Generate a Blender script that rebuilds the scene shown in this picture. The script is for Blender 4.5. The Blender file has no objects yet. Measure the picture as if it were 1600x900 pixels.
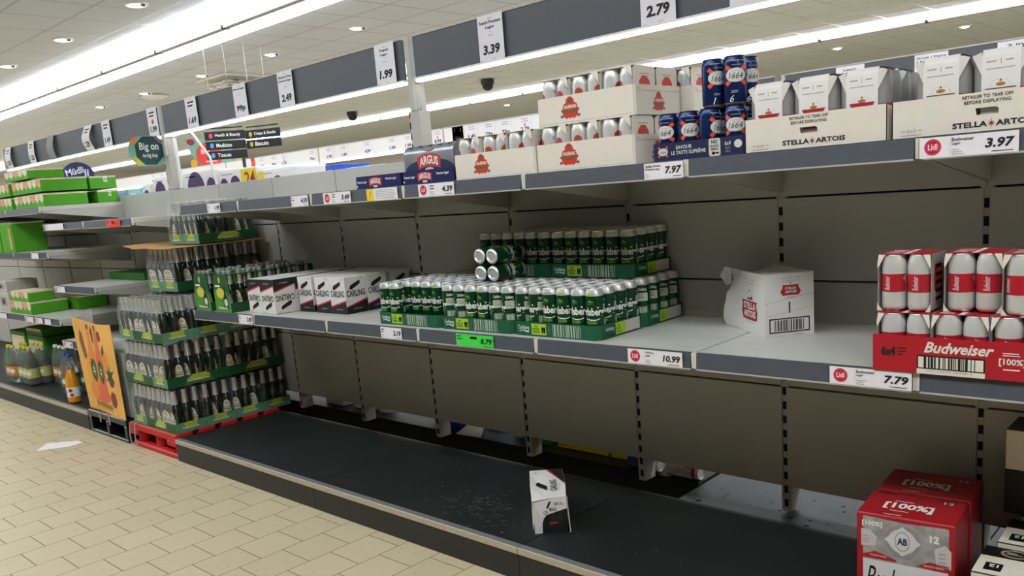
import bpy, bmesh, math, random
from mathutils import Matrix, Vector

sc = bpy.context.scene
COL = sc.collection
PI = math.pi

# ---------------------------------------------------------------- camera
cam_d = bpy.data.cameras.new('camera')
cam = bpy.data.objects.new('camera', cam_d)
COL.objects.link(cam)
YAW, PITCH, ROLL = math.radians(43.34538), math.radians(79.08621), math.radians(-4.54487)
cam.matrix_world = (Matrix.Translation((0.67053, -2.69322, 1.34854)) @ Matrix.Rotation(YAW, 4, 'Z')
                    @ Matrix.Rotation(PITCH, 4, 'X') @ Matrix.Rotation(ROLL, 4, 'Z'))
cam_d.sensor_fit = 'HORIZONTAL'
cam_d.sensor_width = 36.0
cam_d.lens = 1312.0342 * 36.0 / 1600.0
cam_d.shift_x = -(814.206 - 800.0) / 1600.0
cam_d.shift_y = (545.1935 - 450.0) / 1600.0
cam_d.clip_start = 0.05
cam_d.clip_end = 200
sc.camera = cam

# ---------------------------------------------------------------- exposure, world, light levels
sc.view_settings.view_transform = 'Standard'
sc.view_settings.look = 'None'
sc.view_settings.exposure = EXPOSURE = 0.0
sc.view_settings.gamma = 1.0
sc.view_settings.use_curve_mapping = False
sc.cycles.use_denoising = True
sc.cycles.max_bounces = 8
sc.cycles.diffuse_bounces = 4
sc.cycles.glossy_bounces = 3
sc.cycles.transparent_max_bounces = 12
sc.cycles.sample_clamp_indirect = 4.0
sc.cycles.caustics_reflective = False
sc.cycles.caustics_refractive = False
w = bpy.data.worlds.new('world'); sc.world = w; w.use_nodes = True
w.node_tree.nodes['Background'].inputs[0].default_value = (0.9, 0.93, 1.0, 1)
w.node_tree.nodes['Background'].inputs[1].default_value = 0.02
LAMP_OUR, LAMP_FAR, LED_E, SPOT_E = 9.0, 9.0, 4.0, 14.0

# ---------------------------------------------------------------- materials
MATS = {}
def lin(c):
    c = c / 255.0
    return c / 12.92 if c <= 0.04045 else ((c + 0.055) / 1.055) ** 2.4
def rgb(c):
    if isinstance(c, str):
        c = c.lstrip('#'); c = [int(c[i:i + 2], 16) for i in (0, 2, 4)]
    return (lin(c[0]), lin(c[1]), lin(c[2]), 1.0)
def mat(name, col, rough=0.5, metal=0.0, noise=0.0, scale=40.0, bump=0.0, emit=0.0, spec=0.5, trans=0.0, ior=1.45, coat=0.0):
    m = bpy.data.materials.new(name); m.use_nodes = True
    nt = m.node_tree; b = nt.nodes['Principled BSDF']
    b.inputs['Base Color'].default_value = rgb(col)
    b.inputs['Roughness'].default_value = rough
    b.inputs['Metallic'].default_value = metal
    b.inputs['Specular IOR Level'].default_value = spec
    b.inputs['IOR'].default_value = ior
    b.inputs['Transmission Weight'].default_value = trans
    b.inputs['Coat Weight'].default_value = coat
    if emit:
        b.inputs['Emission Color'].default_value = rgb(col)
        b.inputs['Emission Strength'].default_value = emit
    if noise or bump:
        tc = nt.nodes.new('ShaderNodeTexCoord')
        nz = nt.nodes.new('ShaderNodeTexNoise'); nz.inputs['Scale'].default_value = scale; nz.inputs['Detail'].default_value = 4
        nt.links.new(tc.outputs['Object'], nz.inputs['Vector'])
        if noise:
            r = nt.nodes.new('ShaderNodeMapRange')
            r.inputs['From Min'].default_value = 0.3; r.inputs['From Max'].default_value = 0.7
            r.inputs['To Min'].default_value = 1 - noise; r.inputs['To Max'].default_value = 1 + noise
            nt.links.new(nz.outputs['Fac'], r.inputs['Value'])
            mx = nt.nodes.new('ShaderNodeMix'); mx.data_type = 'RGBA'; mx.blend_type = 'MULTIPLY'
            mx.inputs['Factor'].default_value = 1.0
            mx.inputs['A'].default_value = rgb(col)
            nt.links.new(r.outputs['Result'], mx.inputs['B'])
            nt.links.new(mx.outputs['Result'], b.inputs['Base Color'])
        if bump:
            bp = nt.nodes.new('ShaderNodeBump'); bp.inputs['Strength'].default_value = bump; bp.inputs['Distance'].default_value = 0.004
            nt.links.new(nz.outputs['Fac'], bp.inputs['Height'])
            nt.links.new(bp.outputs['Normal'], b.inputs['Normal'])
    MATS[name] = m
    return m
def film(name, col, clear, rough=0.15, metal=0.0):
    m = bpy.data.materials.new(name); m.use_nodes = True
    nt = m.node_tree; nt.nodes.clear()
    out = nt.nodes.new('ShaderNodeOutputMaterial'); mx = nt.nodes.new('ShaderNodeMixShader')
    t = nt.nodes.new('ShaderNodeBsdfTransparent'); p = nt.nodes.new('ShaderNodeBsdfPrincipled')
    p.inputs['Base Color'].default_value = rgb(col); p.inputs['Roughness'].default_value = rough; p.inputs['Metallic'].default_value = metal
    nz = nt.nodes.new('ShaderNodeTexNoise'); nz.inputs['Scale'].default_value = 18; tc = nt.nodes.new('ShaderNodeTexCoord')
    nz.inputs['Detail'].default_value = 5
    r = nt.nodes.new('ShaderNodeMapRange'); r.inputs['From Min'].default_value = 0.3; r.inputs['From Max'].default_value = 0.75
    r.inputs['To Min'].default_value = (1 - clear) * 0.6; r.inputs['To Max'].default_value = (1 - clear) * 1.8
    nt.links.new(tc.outputs['Object'], nz.inputs['Vector']); nt.links.new(nz.outputs['Fac'], r.inputs['Value'])
    bp = nt.nodes.new('ShaderNodeBump'); bp.inputs['Strength'].default_value = 0.8; bp.inputs['Distance'].default_value = 0.01
    nt.links.new(nz.outputs['Fac'], bp.inputs['Height']); nt.links.new(bp.outputs['Normal'], p.inputs['Normal'])
    nt.links.new(r.outputs['Result'], mx.inputs['Fac']); nt.links.new(t.outputs[0], mx.inputs[1]); nt.links.new(p.outputs[0], mx.inputs[2])
    nt.links.new(mx.outputs[0], out.inputs['Surface'])
    MATS[name] = m
    return m
def math_node(nt, op, a, b=None):
    n = nt.nodes.new('ShaderNodeMath'); n.operation = op
    for i, v in enumerate((a, b)):
        if v is None: continue
        if isinstance(v, (int, float)): n.inputs[i].default_value = v
        else: nt.links.new(v, n.inputs[i])
    return n.outputs[0]
def grid_mat(name, base, line, px, py, x0, y0, width, bond, rough, line_rough, noise, speck, spec=0.4):
    """square tiles with joints, from object coordinates; bond shifts every other row by half a tile"""
    m = bpy.data.materials.new(name); m.use_nodes = True
    nt = m.node_tree; b = nt.nodes['Principled BSDF']
    tc = nt.nodes.new('ShaderNodeTexCoord'); s = nt.nodes.new('ShaderNodeSeparateXYZ')
    nt.links.new(tc.outputs['Object'], s.inputs[0])
    M = lambda op, a, c=None: math_node(nt, op, a, c)
    fx = M('DIVIDE', M('SUBTRACT', s.outputs[0], x0), px)
    row = M('FLOOR', fx)
    fy = M('DIVIDE', M('SUBTRACT', s.outputs[1], y0), py)
    if bond:
        fy = M('ADD', fy, M('MULTIPLY', M('FLOORED_MODULO', row, 2.0), 0.5))
    ax = M('MULTIPLY', M('ABSOLUTE', M('SUBTRACT', M('FRACT', M('ADD', fx, 0.5)), 0.5)), px)
    ay = M('MULTIPLY', M('ABSOLUTE', M('SUBTRACT', M('FRACT', M('ADD', fy, 0.5)), 0.5)), py)
    joint = M('LESS_THAN', M('MINIMUM', ax, ay), width)
    cid = nt.nodes.new('ShaderNodeCombineXYZ')
    nt.links.new(row, cid.inputs[0]); nt.links.new(M('FLOOR', fy), cid.inputs[1])
    wn = nt.nodes.new('ShaderNodeTexWhiteNoise'); wn.noise_dimensions = '3D'; nt.links.new(cid.outputs[0], wn.inputs['Vector'])
    nz = nt.nodes.new('ShaderNodeTexNoise'); nz.inputs['Scale'].default_value = 3.0; nz.inputs['Detail'].default_value = 6
    nt.links.new(tc.outputs['Object'], nz.inputs['Vector'])
    v = M('ADD', M('MULTIPLY', M('SUBTRACT', wn.outputs['Value'], 0.5), noise), M('MULTIPLY', M('SUBTRACT', nz.outputs['Fac'], 0.5), noise * 1.6))
    vs = nt.nodes.new('ShaderNodeTexVoronoi'); vs.inputs['Scale'].default_value = 24.0; nt.links.new(tc.outputs['Object'], vs.inputs['Vector'])
    sp = M('MULTIPLY', M('LESS_THAN', vs.outputs['Distance'], 0.14), -speck)
    val = M('ADD', M('ADD', v, 1.0), sp)
    mx = nt.nodes.new('ShaderNodeMix'); mx.data_type = 'RGBA'; mx.blend_type = 'MULTIPLY'; mx.inputs['Factor'].default_value = 1
    mx.inputs['A'].default_value = rgb(base); nt.links.new(val, mx.inputs['B'])
    m2 = nt.nodes.new('ShaderNodeMix'); m2.data_type = 'RGBA'
    nt.links.new(joint, m2.inputs['Factor']); nt.links.new(mx.outputs['Result'], m2.inputs['A']); m2.inputs['B'].default_value = rgb(line)
    nt.links.new(m2.outputs['Result'], b.inputs['Base Color'])
    rr = M('ADD', M('MULTIPLY', joint, line_rough - rough), rough); nt.links.new(rr, b.inputs['Roughness'])
    b.inputs['Specular IOR Level'].default_value = spec
    bp = nt.nodes.new('ShaderNodeBump'); bp.inputs['Strength'].default_value = 0.25; bp.inputs['Distance'].default_value = 0.002; bp.invert = True
    nt.links.new(joint, bp.inputs['Height']); nt.links.new(bp.outputs['Normal'], b.inputs['Normal'])
    MATS[name] = m
    return m

# ---------------------------------------------------------------- 2D lettering (built-in font)
_font_cache = {}
def glyphs(s, bold=0.0, shear=0.0, space=1.0):
    k = (s, bold, shear, space)
    if k not in _font_cache:
        c = bpy.data.curves.new('lettering', 'FONT'); c.body = s; c.size = 1.0
        c.offset = bold; c.shear = shear; c.space_character = space; c.resolution_u = 2; c.fill_mode = 'BOTH'
        o = bpy.data.objects.new('lettering', c); COL.objects.link(o)
        me = bpy.data.meshes.new_from_object(o.evaluated_get(bpy.context.evaluated_depsgraph_get()))
        vs = [(v.co.x, v.co.y) for v in me.vertices]; fs = [tuple(p.vertices) for p in me.polygons if p.normal.z > 0 or True]
        bpy.data.objects.remove(o); bpy.data.curves.remove(c); bpy.data.meshes.remove(me)
        xs = [v[0] for v in vs] or [0, 1]; ys = [v[1] for v in vs] or [0, 1]
        _font_cache[k] = (vs, fs, min(xs), max(xs), min(ys), max(ys))
    return _font_cache[k]

# ---------------------------------------------------------------- surface frames: (u, v, lift) -> point
def flat(O, U=(1, 0, 0), V=(0, 0, 1)):
    O, U, V = Vector(O), Vector(U), Vector(V); N = U.cross(V).normalized()
    f = lambda u, v, l=0.0: tuple(O + U * u + V * v + N * l)
    f.step = None
    return f
class Wrap:
    """wraps u around a vertical cylinder; u=0 faces angle a0"""
    def __init__(s, r, a0=-PI / 2, c=(0, 0), step=0.007): s.r, s.a0, s.c, s.step = r, a0, c, step
    def __call__(s, u, v, l=0.0):
        a = s.a0 + u / s.r
        return (s.c[0] + (s.r + l) * math.cos(a), s.c[1] + (s.r + l) * math.sin(a), v)
class Flat:
    def __init__(s, O, U=(1, 0, 0), V=(0, 0, 1)):
        s.O, s.U, s.V = Vector(O), Vector(U), Vector(V); s.N = s.U.cross(s.V).normalized(); s.step = None
    def __call__(s, u, v, l=0.0): return tuple(s.O + s.U * u + s.V * v + s.N * l)

LIFT = 0.0004
class MB:
    """collects shapes; build() links them as ONE mesh object"""
    def __init__(s): s.v, s.f, s.m, s.names = [], [], [], []
    def mi(s, mat):
        if mat not in s.names: s.names.append(mat)
        return s.names.index(mat)
    def add(s, vs, fs, mat):
        b = len(s.v); i = s.mi(mat); s.v += [tuple(x) for x in vs]
        for f in fs: s.f.append(tuple(b + k for k in f)); s.m.append(i)
        return s
    def box(s, x0, x1, y0, y1, z0, z1, mat, bev=0.0, M=None, seg=1):
        bm = bmesh.new(); bmesh.ops.create_cube(bm, size=1)
        for v in bm.verts: v.co = Vector(((x0 + x1) / 2 + v.co.x * (x1 - x0), (y0 + y1) / 2 + v.co.y * (y1 - y0), (z0 + z1) / 2 + v.co.z * (z1 - z0)))
        if bev: bmesh.ops.bevel(bm, geom=list(bm.edges), offset=bev, segments=seg, affect='EDGES', profile=0.5)
        return s.bm(bm, mat, M)
    def bm(s, bm, mat, M=None):
        bm.verts.index_update()
        vs = [(M @ v.co) if M else v.co.copy() for v in bm.verts]; fs = [[v.index for v in f.verts] for f in bm.faces]
        bm.free(); return s.add(vs, fs, mat)
    def quad(s, a, b, c, d, mat): return s.add([a, b, c, d], [(0, 1, 2, 3)], mat)
    def prism(s, F, pts, depth, mat, mat_side=None):
        """outline pts (u,v) counter-clockwise extruded from lift 0 down to lift -depth"""
        n = len(pts); vs = [F(u, v, 0) for u, v in pts] + [F(u, v, -depth) for u, v in pts]
        s.add(vs, [tuple(range(n)), tuple(range(2 * n - 1, n - 1, -1))], mat)
        s.add(vs, [(i, n + i, n + (i + 1) % n, (i + 1) % n) for i in range(n)], mat_side or mat)
        return s
    def shape(s, F, vs, fs, mat, lift=LIFT):
        """a flat 2D mesh laid on a frame, cut into strips where the frame curves"""
        if F.step:
            bm = bmesh.new(); bv = [bm.verts.new((x, y, 0)) for x, y in vs]
            for f in fs:
                try: bm.faces.new([bv[i] for i in f])
                except ValueError: pass
            lo, hi = min(v[0] for v in vs), max(v[0] for v in vs); x = math.floor(lo / F.step) * F.step + F.step
            while x < hi:
                bmesh.ops.bisect_plane(bm, geom=bm.verts[:] + bm.edges[:] + bm.faces[:], plane_co=(x, 0, 0), plane_no=(1, 0, 0)); x += F.step
            bm.verts.index_update()
            vs = [(v.co.x, v.co.y) for v in bm.verts]; fs = [[v.index for v in f.verts] for f in bm.faces]; bm.free()
        return s.add([F(x, y, lift) for x, y in vs], fs, mat)
    def poly(s, F, pts, mat, lift=LIFT): return s.shape(F, pts, [tuple(range(len(pts)))], mat, lift)
    def rect(s, F, u0, u1, v0, v1, mat, lift=LIFT): return s.poly(F, [(u0, v0), (u1, v0), (u1, v1), (u0, v1)], mat, lift)
    def oval(s, F, u, v, ru, rv, mat, lift=LIFT, n=22): return s.poly(F, [(u + ru * math.cos(2 * PI * i / n), v + rv * math.sin(2 * PI * i / n)) for i in range(n)], mat, lift)
    def star(s, F, u, v, r, r2, n, mat, lift=LIFT, stretch=1.0): return s.poly(F, [(u + (r if i % 2 == 0 else r2) * math.sin(PI * i / n), v + (r if i % 2 == 0 else r2) * math.cos(PI * i / n) * (stretch if i % (2 * n) in (0, n) else 1)) for i in range(2 * n)], mat, lift)
    def text(s, F, t, u, v, h, mat, w=None, bold=0.0, shear=0.0, lift=2 * LIFT, rot=0.0, arc=0.0, align='C', space=1.0):
        """lettering with height h (full glyph height), squeezed to width w, centred on (u, v)"""
        vs, fs, x0, x1, y0, y1 = glyphs(t, bold, shear, space)
        if not vs: return s
        k = h / (y1 - y0); kw = (w / (x1 - x0)) if w else k
        c, sn = math.cos(rot), math.sin(rot); out = []
        for x, y in vs:
            a = (x - ((x0 + x1) / 2 if align == 'C' else x0 if align == 'L' else x1)) * kw; b = (y - (y0 + y1) / 2) * k
            if arc: b -= arc * (a * a) / max(1e-6, (((x1 - x0) * kw / 2) ** 2))
            out.append((u + a * c - b * sn, v + a * sn + b * c))
        return s.shape(F, out, fs, mat, lift)
    def lines(s, F, u0, u1, v0, v1, n, mat, lift=LIFT, seed=1):
        """small print too fine to read: n short rules"""
        r = random.Random(seed); d = (v1 - v0) / n
        for i in range(n): s.rect(F, u0, u0 + (u1 - u0) * r.uniform(0.55, 1), v1 - d * (i + 0.75), v1 - d * (i + 0.35), mat, lift)
        return s
    def barcode(s, F, u0, u1, v0, v1, dark, light=None, n=24, seed=3, lift=LIFT):
        if light: s.rect(F, u0, u1, v0, v1, light, lift)
        r = random.Random(seed); ws = [r.choice((1, 1, 2, 3)) for _ in range(2 * n)]; k = (u1 - u0) / sum(ws); x = u0
        for i, wd in enumerate(ws):
            if i % 2 == 0: s.rect(F, x, x + wd * k, v0, v1, dark, lift * 1.8)
            x += wd * k
        return s
    def lathe(s, prof, mat, n=24, c=(0, 0), cap=(True, True), M=None):
        """prof: [(r, z, mat or None)]; the material on a point colours the band that starts there"""
        b0 = []; base = len(s.v)
        for p in prof:
            r, z = p[0], p[1]
            for i in range(n):
                a = 2 * PI * i / n; q = Vector((c[0] + r * math.cos(a), c[1] + r * math.sin(a), z)); s.v.append(tuple(M @ q) if M else tuple(q))
        cur = mat
        for j in range(len(prof) - 1):
            if len(prof[j]) > 2 and prof[j][2]: cur = prof[j][2]
            k = s.mi(cur)
            for i in range(n):
                s.f.append((base + j * n + i, base + j * n + (i + 1) % n, base + (j + 1) * n + (i + 1) % n, base + (j + 1) * n + i)); s.m.append(k)
        if cap[0]: s.f.append(tuple(base + i for i in range(n - 1, -1, -1))); s.m.append(s.mi(prof[0][2] if len(prof[0]) > 2 and prof[0][2] else mat))
        if cap[1]: s.f.append(tuple(base + (len(prof) - 1) * n + i for i in range(n))); s.m.append(s.mi(cur))
        return s
    def tube(s, path, r, mat, n=8):
        P = [Vector(p) for p in path]; base = len(s.v)
        for i, p in enumerate(P):
            d = (P[min(i + 1, len(P) - 1)] - P[max(i - 1, 0)]).normalized(); u = d.orthogonal().normalized(); v = d.cross(u)
            if i and u.dot(pu) < 0: u, v = -u, -v
            pu = u
            for k in range(n): s.v.append(tuple(p + r * (u * math.cos(2 * PI * k / n) + v * math.sin(2 * PI * k / n))))
        k0 = s.mi(mat)
        for i in range(len(P) - 1):
            for k in range(n): s.f.append((base + i * n + k, base + i * n + (k + 1) % n, base + (i + 1) * n + (k + 1) % n, base + (i + 1) * n + k)); s.m.append(k0)
        s.f.append(tuple(base + k for k in range(n))); s.m.append(k0); s.f.append(tuple(base + (len(P) - 1) * n + k for k in range(n))); s.m.append(k0)
        return s
    def build(s, name, parent=None, loc=None, smooth=True):
        me = bpy.data.meshes.new(name); me.from_pydata(s.v, [], s.f)
        for n in s.names: me.materials.append(MATS[n])
        me.polygons.foreach_set('material_index', s.m)
        if smooth:
            me.polygons.foreach_set('use_smooth', [True] * len(me.polygons)); me.update(); me.set_sharp_from_angle(angle=math.radians(35))
        me.update()
        o = bpy.data.objects.new(name, me); COL.objects.link(o)
        if parent: o.parent = parent
        if loc: o.location = loc
        return o
def tag(o, label, cat, group=None, kind=None):
    o['label'] = label; o['category'] = cat
    if group: o['group'] = group
    if kind: o['kind'] = kind
    return o
def thing(name, label, cat, loc=(0, 0, 0), rotz=0.0, group=None):
    o = bpy.data.objects.new(name, None); COL.objects.link(o); o.empty_display_size = 0.05
    o.location = loc; o.rotation_euler = (0, 0, rotz)
    return tag(o, label, cat, group)
def struct(o): o['kind'] = 'structure'; return o
def dup(root, loc, rotz=0.0, label=None, group=None, rot=None):
    def cp(o, parent):
        c = o.copy(); COL.objects.link(c)
        if parent: c.parent = parent
        for ch in list(o.children): cp(ch, c)
        return c
    r = cp(root, None); r.location = loc; r.rotation_euler = rot or (0, 0, rotz)
    if label: r['label'] = label
    if group: r['group'] = group
    return r
class Stock:
    """the first place() moves the prototype itself, every later one copies it with its parts"""
    def __init__(s, root): s.root, s.used = root, False
    def place(s, loc, rotz, label, group=None, rot=None):
        if s.used: return dup(s.root, loc, rotz, label, group, rot)
        s.used = True; r = s.root; r.location = loc; r.rotation_euler = rot or (0, 0, rotz); r['label'] = label
        if group: r['group'] = group
        return r
ROW = ['front', 'second', 'third', 'back']
ORD = ['first', 'second', 'third', 'fourth', 'fifth', 'sixth', 'seventh', 'eighth', 'ninth', 'tenth', 'eleventh', 'twelfth', 'thirteenth', 'fourteenth', 'fifteenth', 'sixteenth']

# ---------------------------------------------------------------- the materials of the place
mat('panel', '#b4b3ac', 0.45, noise=0.03, scale=6)
mat('shelf_white', '#c4c4bd', 0.35, noise=0.04, scale=9)
mat('rail', '#4e5259', 0.35, noise=0.06, scale=30)
mat('rail_lip', '#a9aaa6', 0.4)
mat('joint_cap', '#d3d0c2', 0.5)
mat('slot', '#050505', 0.8)
mat('deck', '#171b1c', 0.55, noise=0.25, scale=5)
mat('plinth', '#272726', 0.5, noise=0.08, scale=12)
mat('trim_beige', '#b3a893', 0.5, noise=0.08, scale=25)
mat('trim_grey', '#6f7274', 0.4, noise=0.05)
mat('steel', '#444648', 0.5, 0.2, noise=0.2, scale=7)
mat('header', '#54575c', 0.5, noise=0.03)
mat('ink', '#141414', 0.6)
mat('paper', '#e6e2e6', 0.6, noise=0.02)
mat('paper_grey', '#8d8b8d', 0.6)
mat('led', '#ffffff', 0.5, emit=LED_E)
mat('lamp_white', '#fbfdff', 0.5, emit=1.0)
mat('lamp_body', '#9a9b9b', 0.4)
mat('white_plastic', '#e4e4e0', 0.4)
mat('black_plastic', '#121212', 0.35, noise=0.1)
mat('wall_paint', '#d9d2c4', 0.7, noise=0.03, scale=3)
mat('silver', '#d8d8d6', 0.34, 0.6, noise=0.04, scale=20)
mat('alu', '#d4d4d2', 0.3, 0.75)
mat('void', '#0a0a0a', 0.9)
grid_mat('floor_tile', '#c2b594', '#665a44', 0.19, 0.19, -3.38, -1.66, 0.0018, True, 0.42, 0.8, 0.07, 0.2, 0.35)
grid_mat('ceiling_tile', '#cdd3db', '#9b9c9a', 0.615, 0.60, -7.503, 0.722, 0.012, False, 0.75, 0.3, 0.04, 0.0, 0.3)

# ---------------------------------------------------------------- the room
ZC = 3.25
m = MB(); m.quad((-36, -9, 0), (8, -9, 0), (8, 22, 0), (-36, 22, 0), 'floor_tile'); struct(m.build('floor', smooth=False))
m = MB(); m.quad((-36, 22, ZC), (8, 22, ZC), (8, -9, ZC), (-36, -9, ZC), 'ceiling_tile'); struct(m.build('ceiling', smooth=False))
for nm, b in (('wall_back', (-36, 8, 22, 22.1)), ('wall_front', (-36, 8, -9.1, -9)), ('wall_left', (-36.1, -36, -9, 22)), ('wall_right', (8, 8.1, -9, 22))):
    m = MB(); m.box(b[0], b[1], b[2], b[3], 0, ZC, 'wall_paint'); struct(m.build(nm, smooth=False))

# continuous ceiling lamps: a grey trunking with a glowing wing on both sides
def lamp_line(y, x0, x1, power, label, wing=0.40):
    t = thing('ceiling_lamp', label, 'ceiling lamp', ((x0 + x1) / 2, y, 3.185))
    L = (x1 - x0) / 2
    m = MB(); m.box(-L, L, -0.04, 0.04, -0.035, 0.03, 'lamp_body', 0.006)
    for i in range(int(2 * L / 1.53)): m.box(-L + 1.53 * i - 0.02, -L + 1.53 * i + 0.02, -0.042, 0.042, -0.037, 0.0, 'slot')
    m.build('trunking', t)
    g = 'lamp_glow_%d' % round(power * 10)
    if g not in MATS: mat(g, '#f6faff', 0.5, emit=power)
    for s in (-1, 1):
        m = MB(); m.add([(-L, s * 0.045, 0.045), (L, s * 0.045, 0.045), (L, s * wing, 0.045), (-L, s * wing, 0.045), (-L, s * 0.045, 0.0), (L, s * 0.045, 0.0), (L, s * wing, -0.005), (-L, s * wing, -0.005)],
                        [(0, 1, 2, 3), (7, 6, 5, 4), (3, 2, 6, 7), (0, 4, 5, 1)], g)
        m.build('diffuser', t, smooth=False)
lamp_line(-2.45, -30, 6, LAMP_OUR, 'long white strip lamp hung above the aisle with the empty lager shelves')
lamp_line(2.0, -32, 5, LAMP_FAR, 'long white strip lamp with grey centre bar, nearest the viewer over the next aisle')
lamp_line(6.2, -34, 6, LAMP_FAR, 'long white strip lamp hidden behind the price header, over the third aisle')
lamp_line(10.4, -34, 6, LAMP_FAR, 'long white strip lamp beyond the far shelving, seen under the price header', 0.25)
lamp_line(19.0, -34, 6, LAMP_FAR, 'added unseen long strip lamp near the back wall, lighting the far ceiling', 0.25)  # added lamp, hidden by the far header, to brighten the ceiling beyond

# small round spot lamps let into the ceiling tiles
mat('spot_glow', '#fff6e6', 0.5, emit=SPOT_E)
sp = thing('ceiling_spot', '', 'spotlight')
m = MB(); m.lathe([(0.105, 0.0), (0.105, -0.012), (0.085, -0.016), (0.078, 0.0)], 'white_plastic', 24, cap=(False, False)); m.build('ring', sp)
m = MB(); m.lathe([(0.078, -0.004), (0.06, -0.02), (0.001, -0.034)], 'spot_glow', 20, cap=(False, False)); m.build('bulb', sp)
m = MB(); m.box(0.055, 0.085, -0.02, 0.02, -0.03, -0.005, 'black_plastic'); m.build('bracket', sp)
S_SPOT = Stock(sp)
for row, y, xs, nm in ((0, 1.01, (-7.29, -9.1, -10.9, -12.7, -14.5), 'camera side of the strip lamp'), (1, 3.52, (-3.7, -5.5, -7.33, -9.14, -10.97, -12.85, -14.6), 'far side of the strip lamp')):
    for i, x in enumerate(xs):
        S_SPOT.place((x, y, ZC), 0.4, 'round ceiling spotlight on the %s, %s from the near end' % (nm, ORD[i]), 'ceiling spotlights')
for i, x in enumerate((-13.2, -11.2, -9.3, -7.4, -5.4, -3.4)):
    S_SPOT.place((x, 12.2, ZC), 0.4, 'small far ceiling spotlight beyond the distant strip lamp, %s from the far end' % ORD[i], 'far ceiling spotlights')

# air vent, ceiling disc, dome cameras
t = thing('air_vent', 'square white ceiling air vent with slats, above the dark price header', 'air vent', (-11.1, 4.1, ZC))
m = MB(); m.box(-0.42, 0.42, -0.42, 0.42, -0.03, 0, 'white_plastic', 0.008); m.build('frame', t)
m = MB()
for k in range(3):
    for s in (-1, 1): m.box(-0.36, 0.36, s * (0.1 + 0.1 * k) - 0.03, s * (0.1 + 0.1 * k) + 0.03, -0.16 + 0.03 * k, -0.15 + 0.03 * k, 'white_plastic'); m.box(s * (0.1 + 0.1 * k) - 0.03, s * (0.1 + 0.1 * k) + 0.03, -0.36, 0.36, -0.16 + 0.03 * k, -0.15 + 0.03 * k, 'white_plastic')
m.box(-0.03, 0.03, -0.03, 0.03, -0.16, -0.02, 'void')
m.build('slat', t)
m = MB(); m.lathe([(0.2, 0), (0.2, -0.03), (0.12, -0.06), (0.001, -0.065)], 'white_plastic', 24, cap=(True, False)); m.lathe([(0.215, 0.0), (0.215, -0.012)], 'lamp_body', 24, cap=(False, False))
tag(m.build('smoke_detector', loc=(-13.1, 3.78, ZC)), 'round pale detector disc on the ceiling above the 1.99 header ticket', 'smoke detector')
def dome(loc, label):
    t = thing('dome_camera', label, 'security camera', loc)
    m = MB(); m.lathe([(0.12, 0), (0.12, -0.08), (0.1, -0.1)], 'black_plastic', 20); m.build('housing', t)
    m = MB(); m.lathe([(0.1, -0.1), (0.09, -0.15), (0.05, -0.19), (0.001, -0.2)], 'black_plastic', 20, cap=(False, False)); m.build('dome', t)
dome((-14.9, 9.0, ZC), 'dark dome camera on the ceiling beside the grey header post')
dome((-10.1, 8.4, ZC), 'dark dome camera on the ceiling above the white ticket strip')

# ---------------------------------------------------------------- the empty gondola: frame, panels, decks
P = 0.625
XK = {k: k * P for k in range(-7, 4)}
XK.update({-8: -5.03, -9: -5.79, -10: -6.46, -11: -7.13, -12: -7.80, -13: -8.47, -14: -9.14, -15: -9.81, -16: -10.48})
ZS = [0.2216, 0.5926, 0.9647, 1.2446, 1.514]
def gondola_frame(k0, k1, label, e0=0.018):
    t = thing('gondola_frame', label, 'shelving frame', ((XK[k0] + XK[k1]) / 2, 0, 0)); cx = t.location.x
    for k in range(k0, k1 + 1):
        x = XK[k] - cx; m = MB(); m.box(x - (e0 if k == k0 else 0.018), x + (0.018 if k != k1 else -0.002),  0.004, 0.075, 0.127, 1.512, 'panel', 0.002)
        z = 0.145
        while z < 1.23: m.rect(Flat((x, 0.004, z)), -0.007, 0.007, 0, 0.028, 'slot'); z += 0.052
        m.build('upright', t)
    for k in range(k0, k1):
        a, b = XK[k] - cx, XK[k + 1] - cx
        for j in range(4):
            m = MB(); g = 0.0085 if j < 3 else 0.003
            m.box(a + g, b - g, -0.002, 0.02, ZS[j] + 0.003, ZS[j + 1] - 0.003, 'panel', 0.0015); m.build('back_panel', t, smooth=False)
    m = MB(); m.box(XK[k0] - cx + 0.01, XK[k1] - cx - 0.01, 0.03, 0.06, 0.3, 1.5, 'void'); m.build('gap_shade', t, smooth=False)  # black filler standing in for the shade inside the panel gaps
    m = MB(); m.box(XK[k0] - cx + 0.003, XK[k1] - cx - 0.003, 0.077, 0.09, ZS[0], 1.512, 'panel'); m.build('rear_panel', t, smooth=False)
    return t
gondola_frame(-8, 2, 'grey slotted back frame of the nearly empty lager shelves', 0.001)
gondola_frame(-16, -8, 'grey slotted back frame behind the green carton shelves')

def base_deck(x0, x1, label, grey_back):
    t = thing('base_deck', label, 'base shelf', ((x0 + x1) / 2, 0, 0)); h = (x1 - x0) / 2
    m = MB(); m.box(-h + 0.0015, h - 0.0015, -0.735, -0.085, 0.10, 0.126, 'deck', 0.002); m.build('deck_board', t, smooth=False)
    m = MB(); m.box(-h + 0.001, h - 0.001, -0.756, -0.735, 0.0, 0.100, 'plinth', 0.001); m.build('kick_plate', t, smooth=False)
    m = MB(); m.box(-h + 0.001, h - 0.001, -0.760, -0.730, 0.1005, 0.1265, 'trim_beige', 0.002)
    m.box(-h + 0.001, h - 0.001, -0.7575, -0.732, 0.1266, 0.1275, 'trim_grey'); m.build('edge_trim', t, smooth=False)
    if grey_back:
        m = MB(); a = -1.04 - t.location.x if x0 < -1.04 else -h
        m.box(max(a, -h) + 0.002, h - 0.002, -0.084, 0.70, 0.085, 0.115, 'steel', 0.002); m.build('back_strip', t, smooth=False)
    return t
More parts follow.
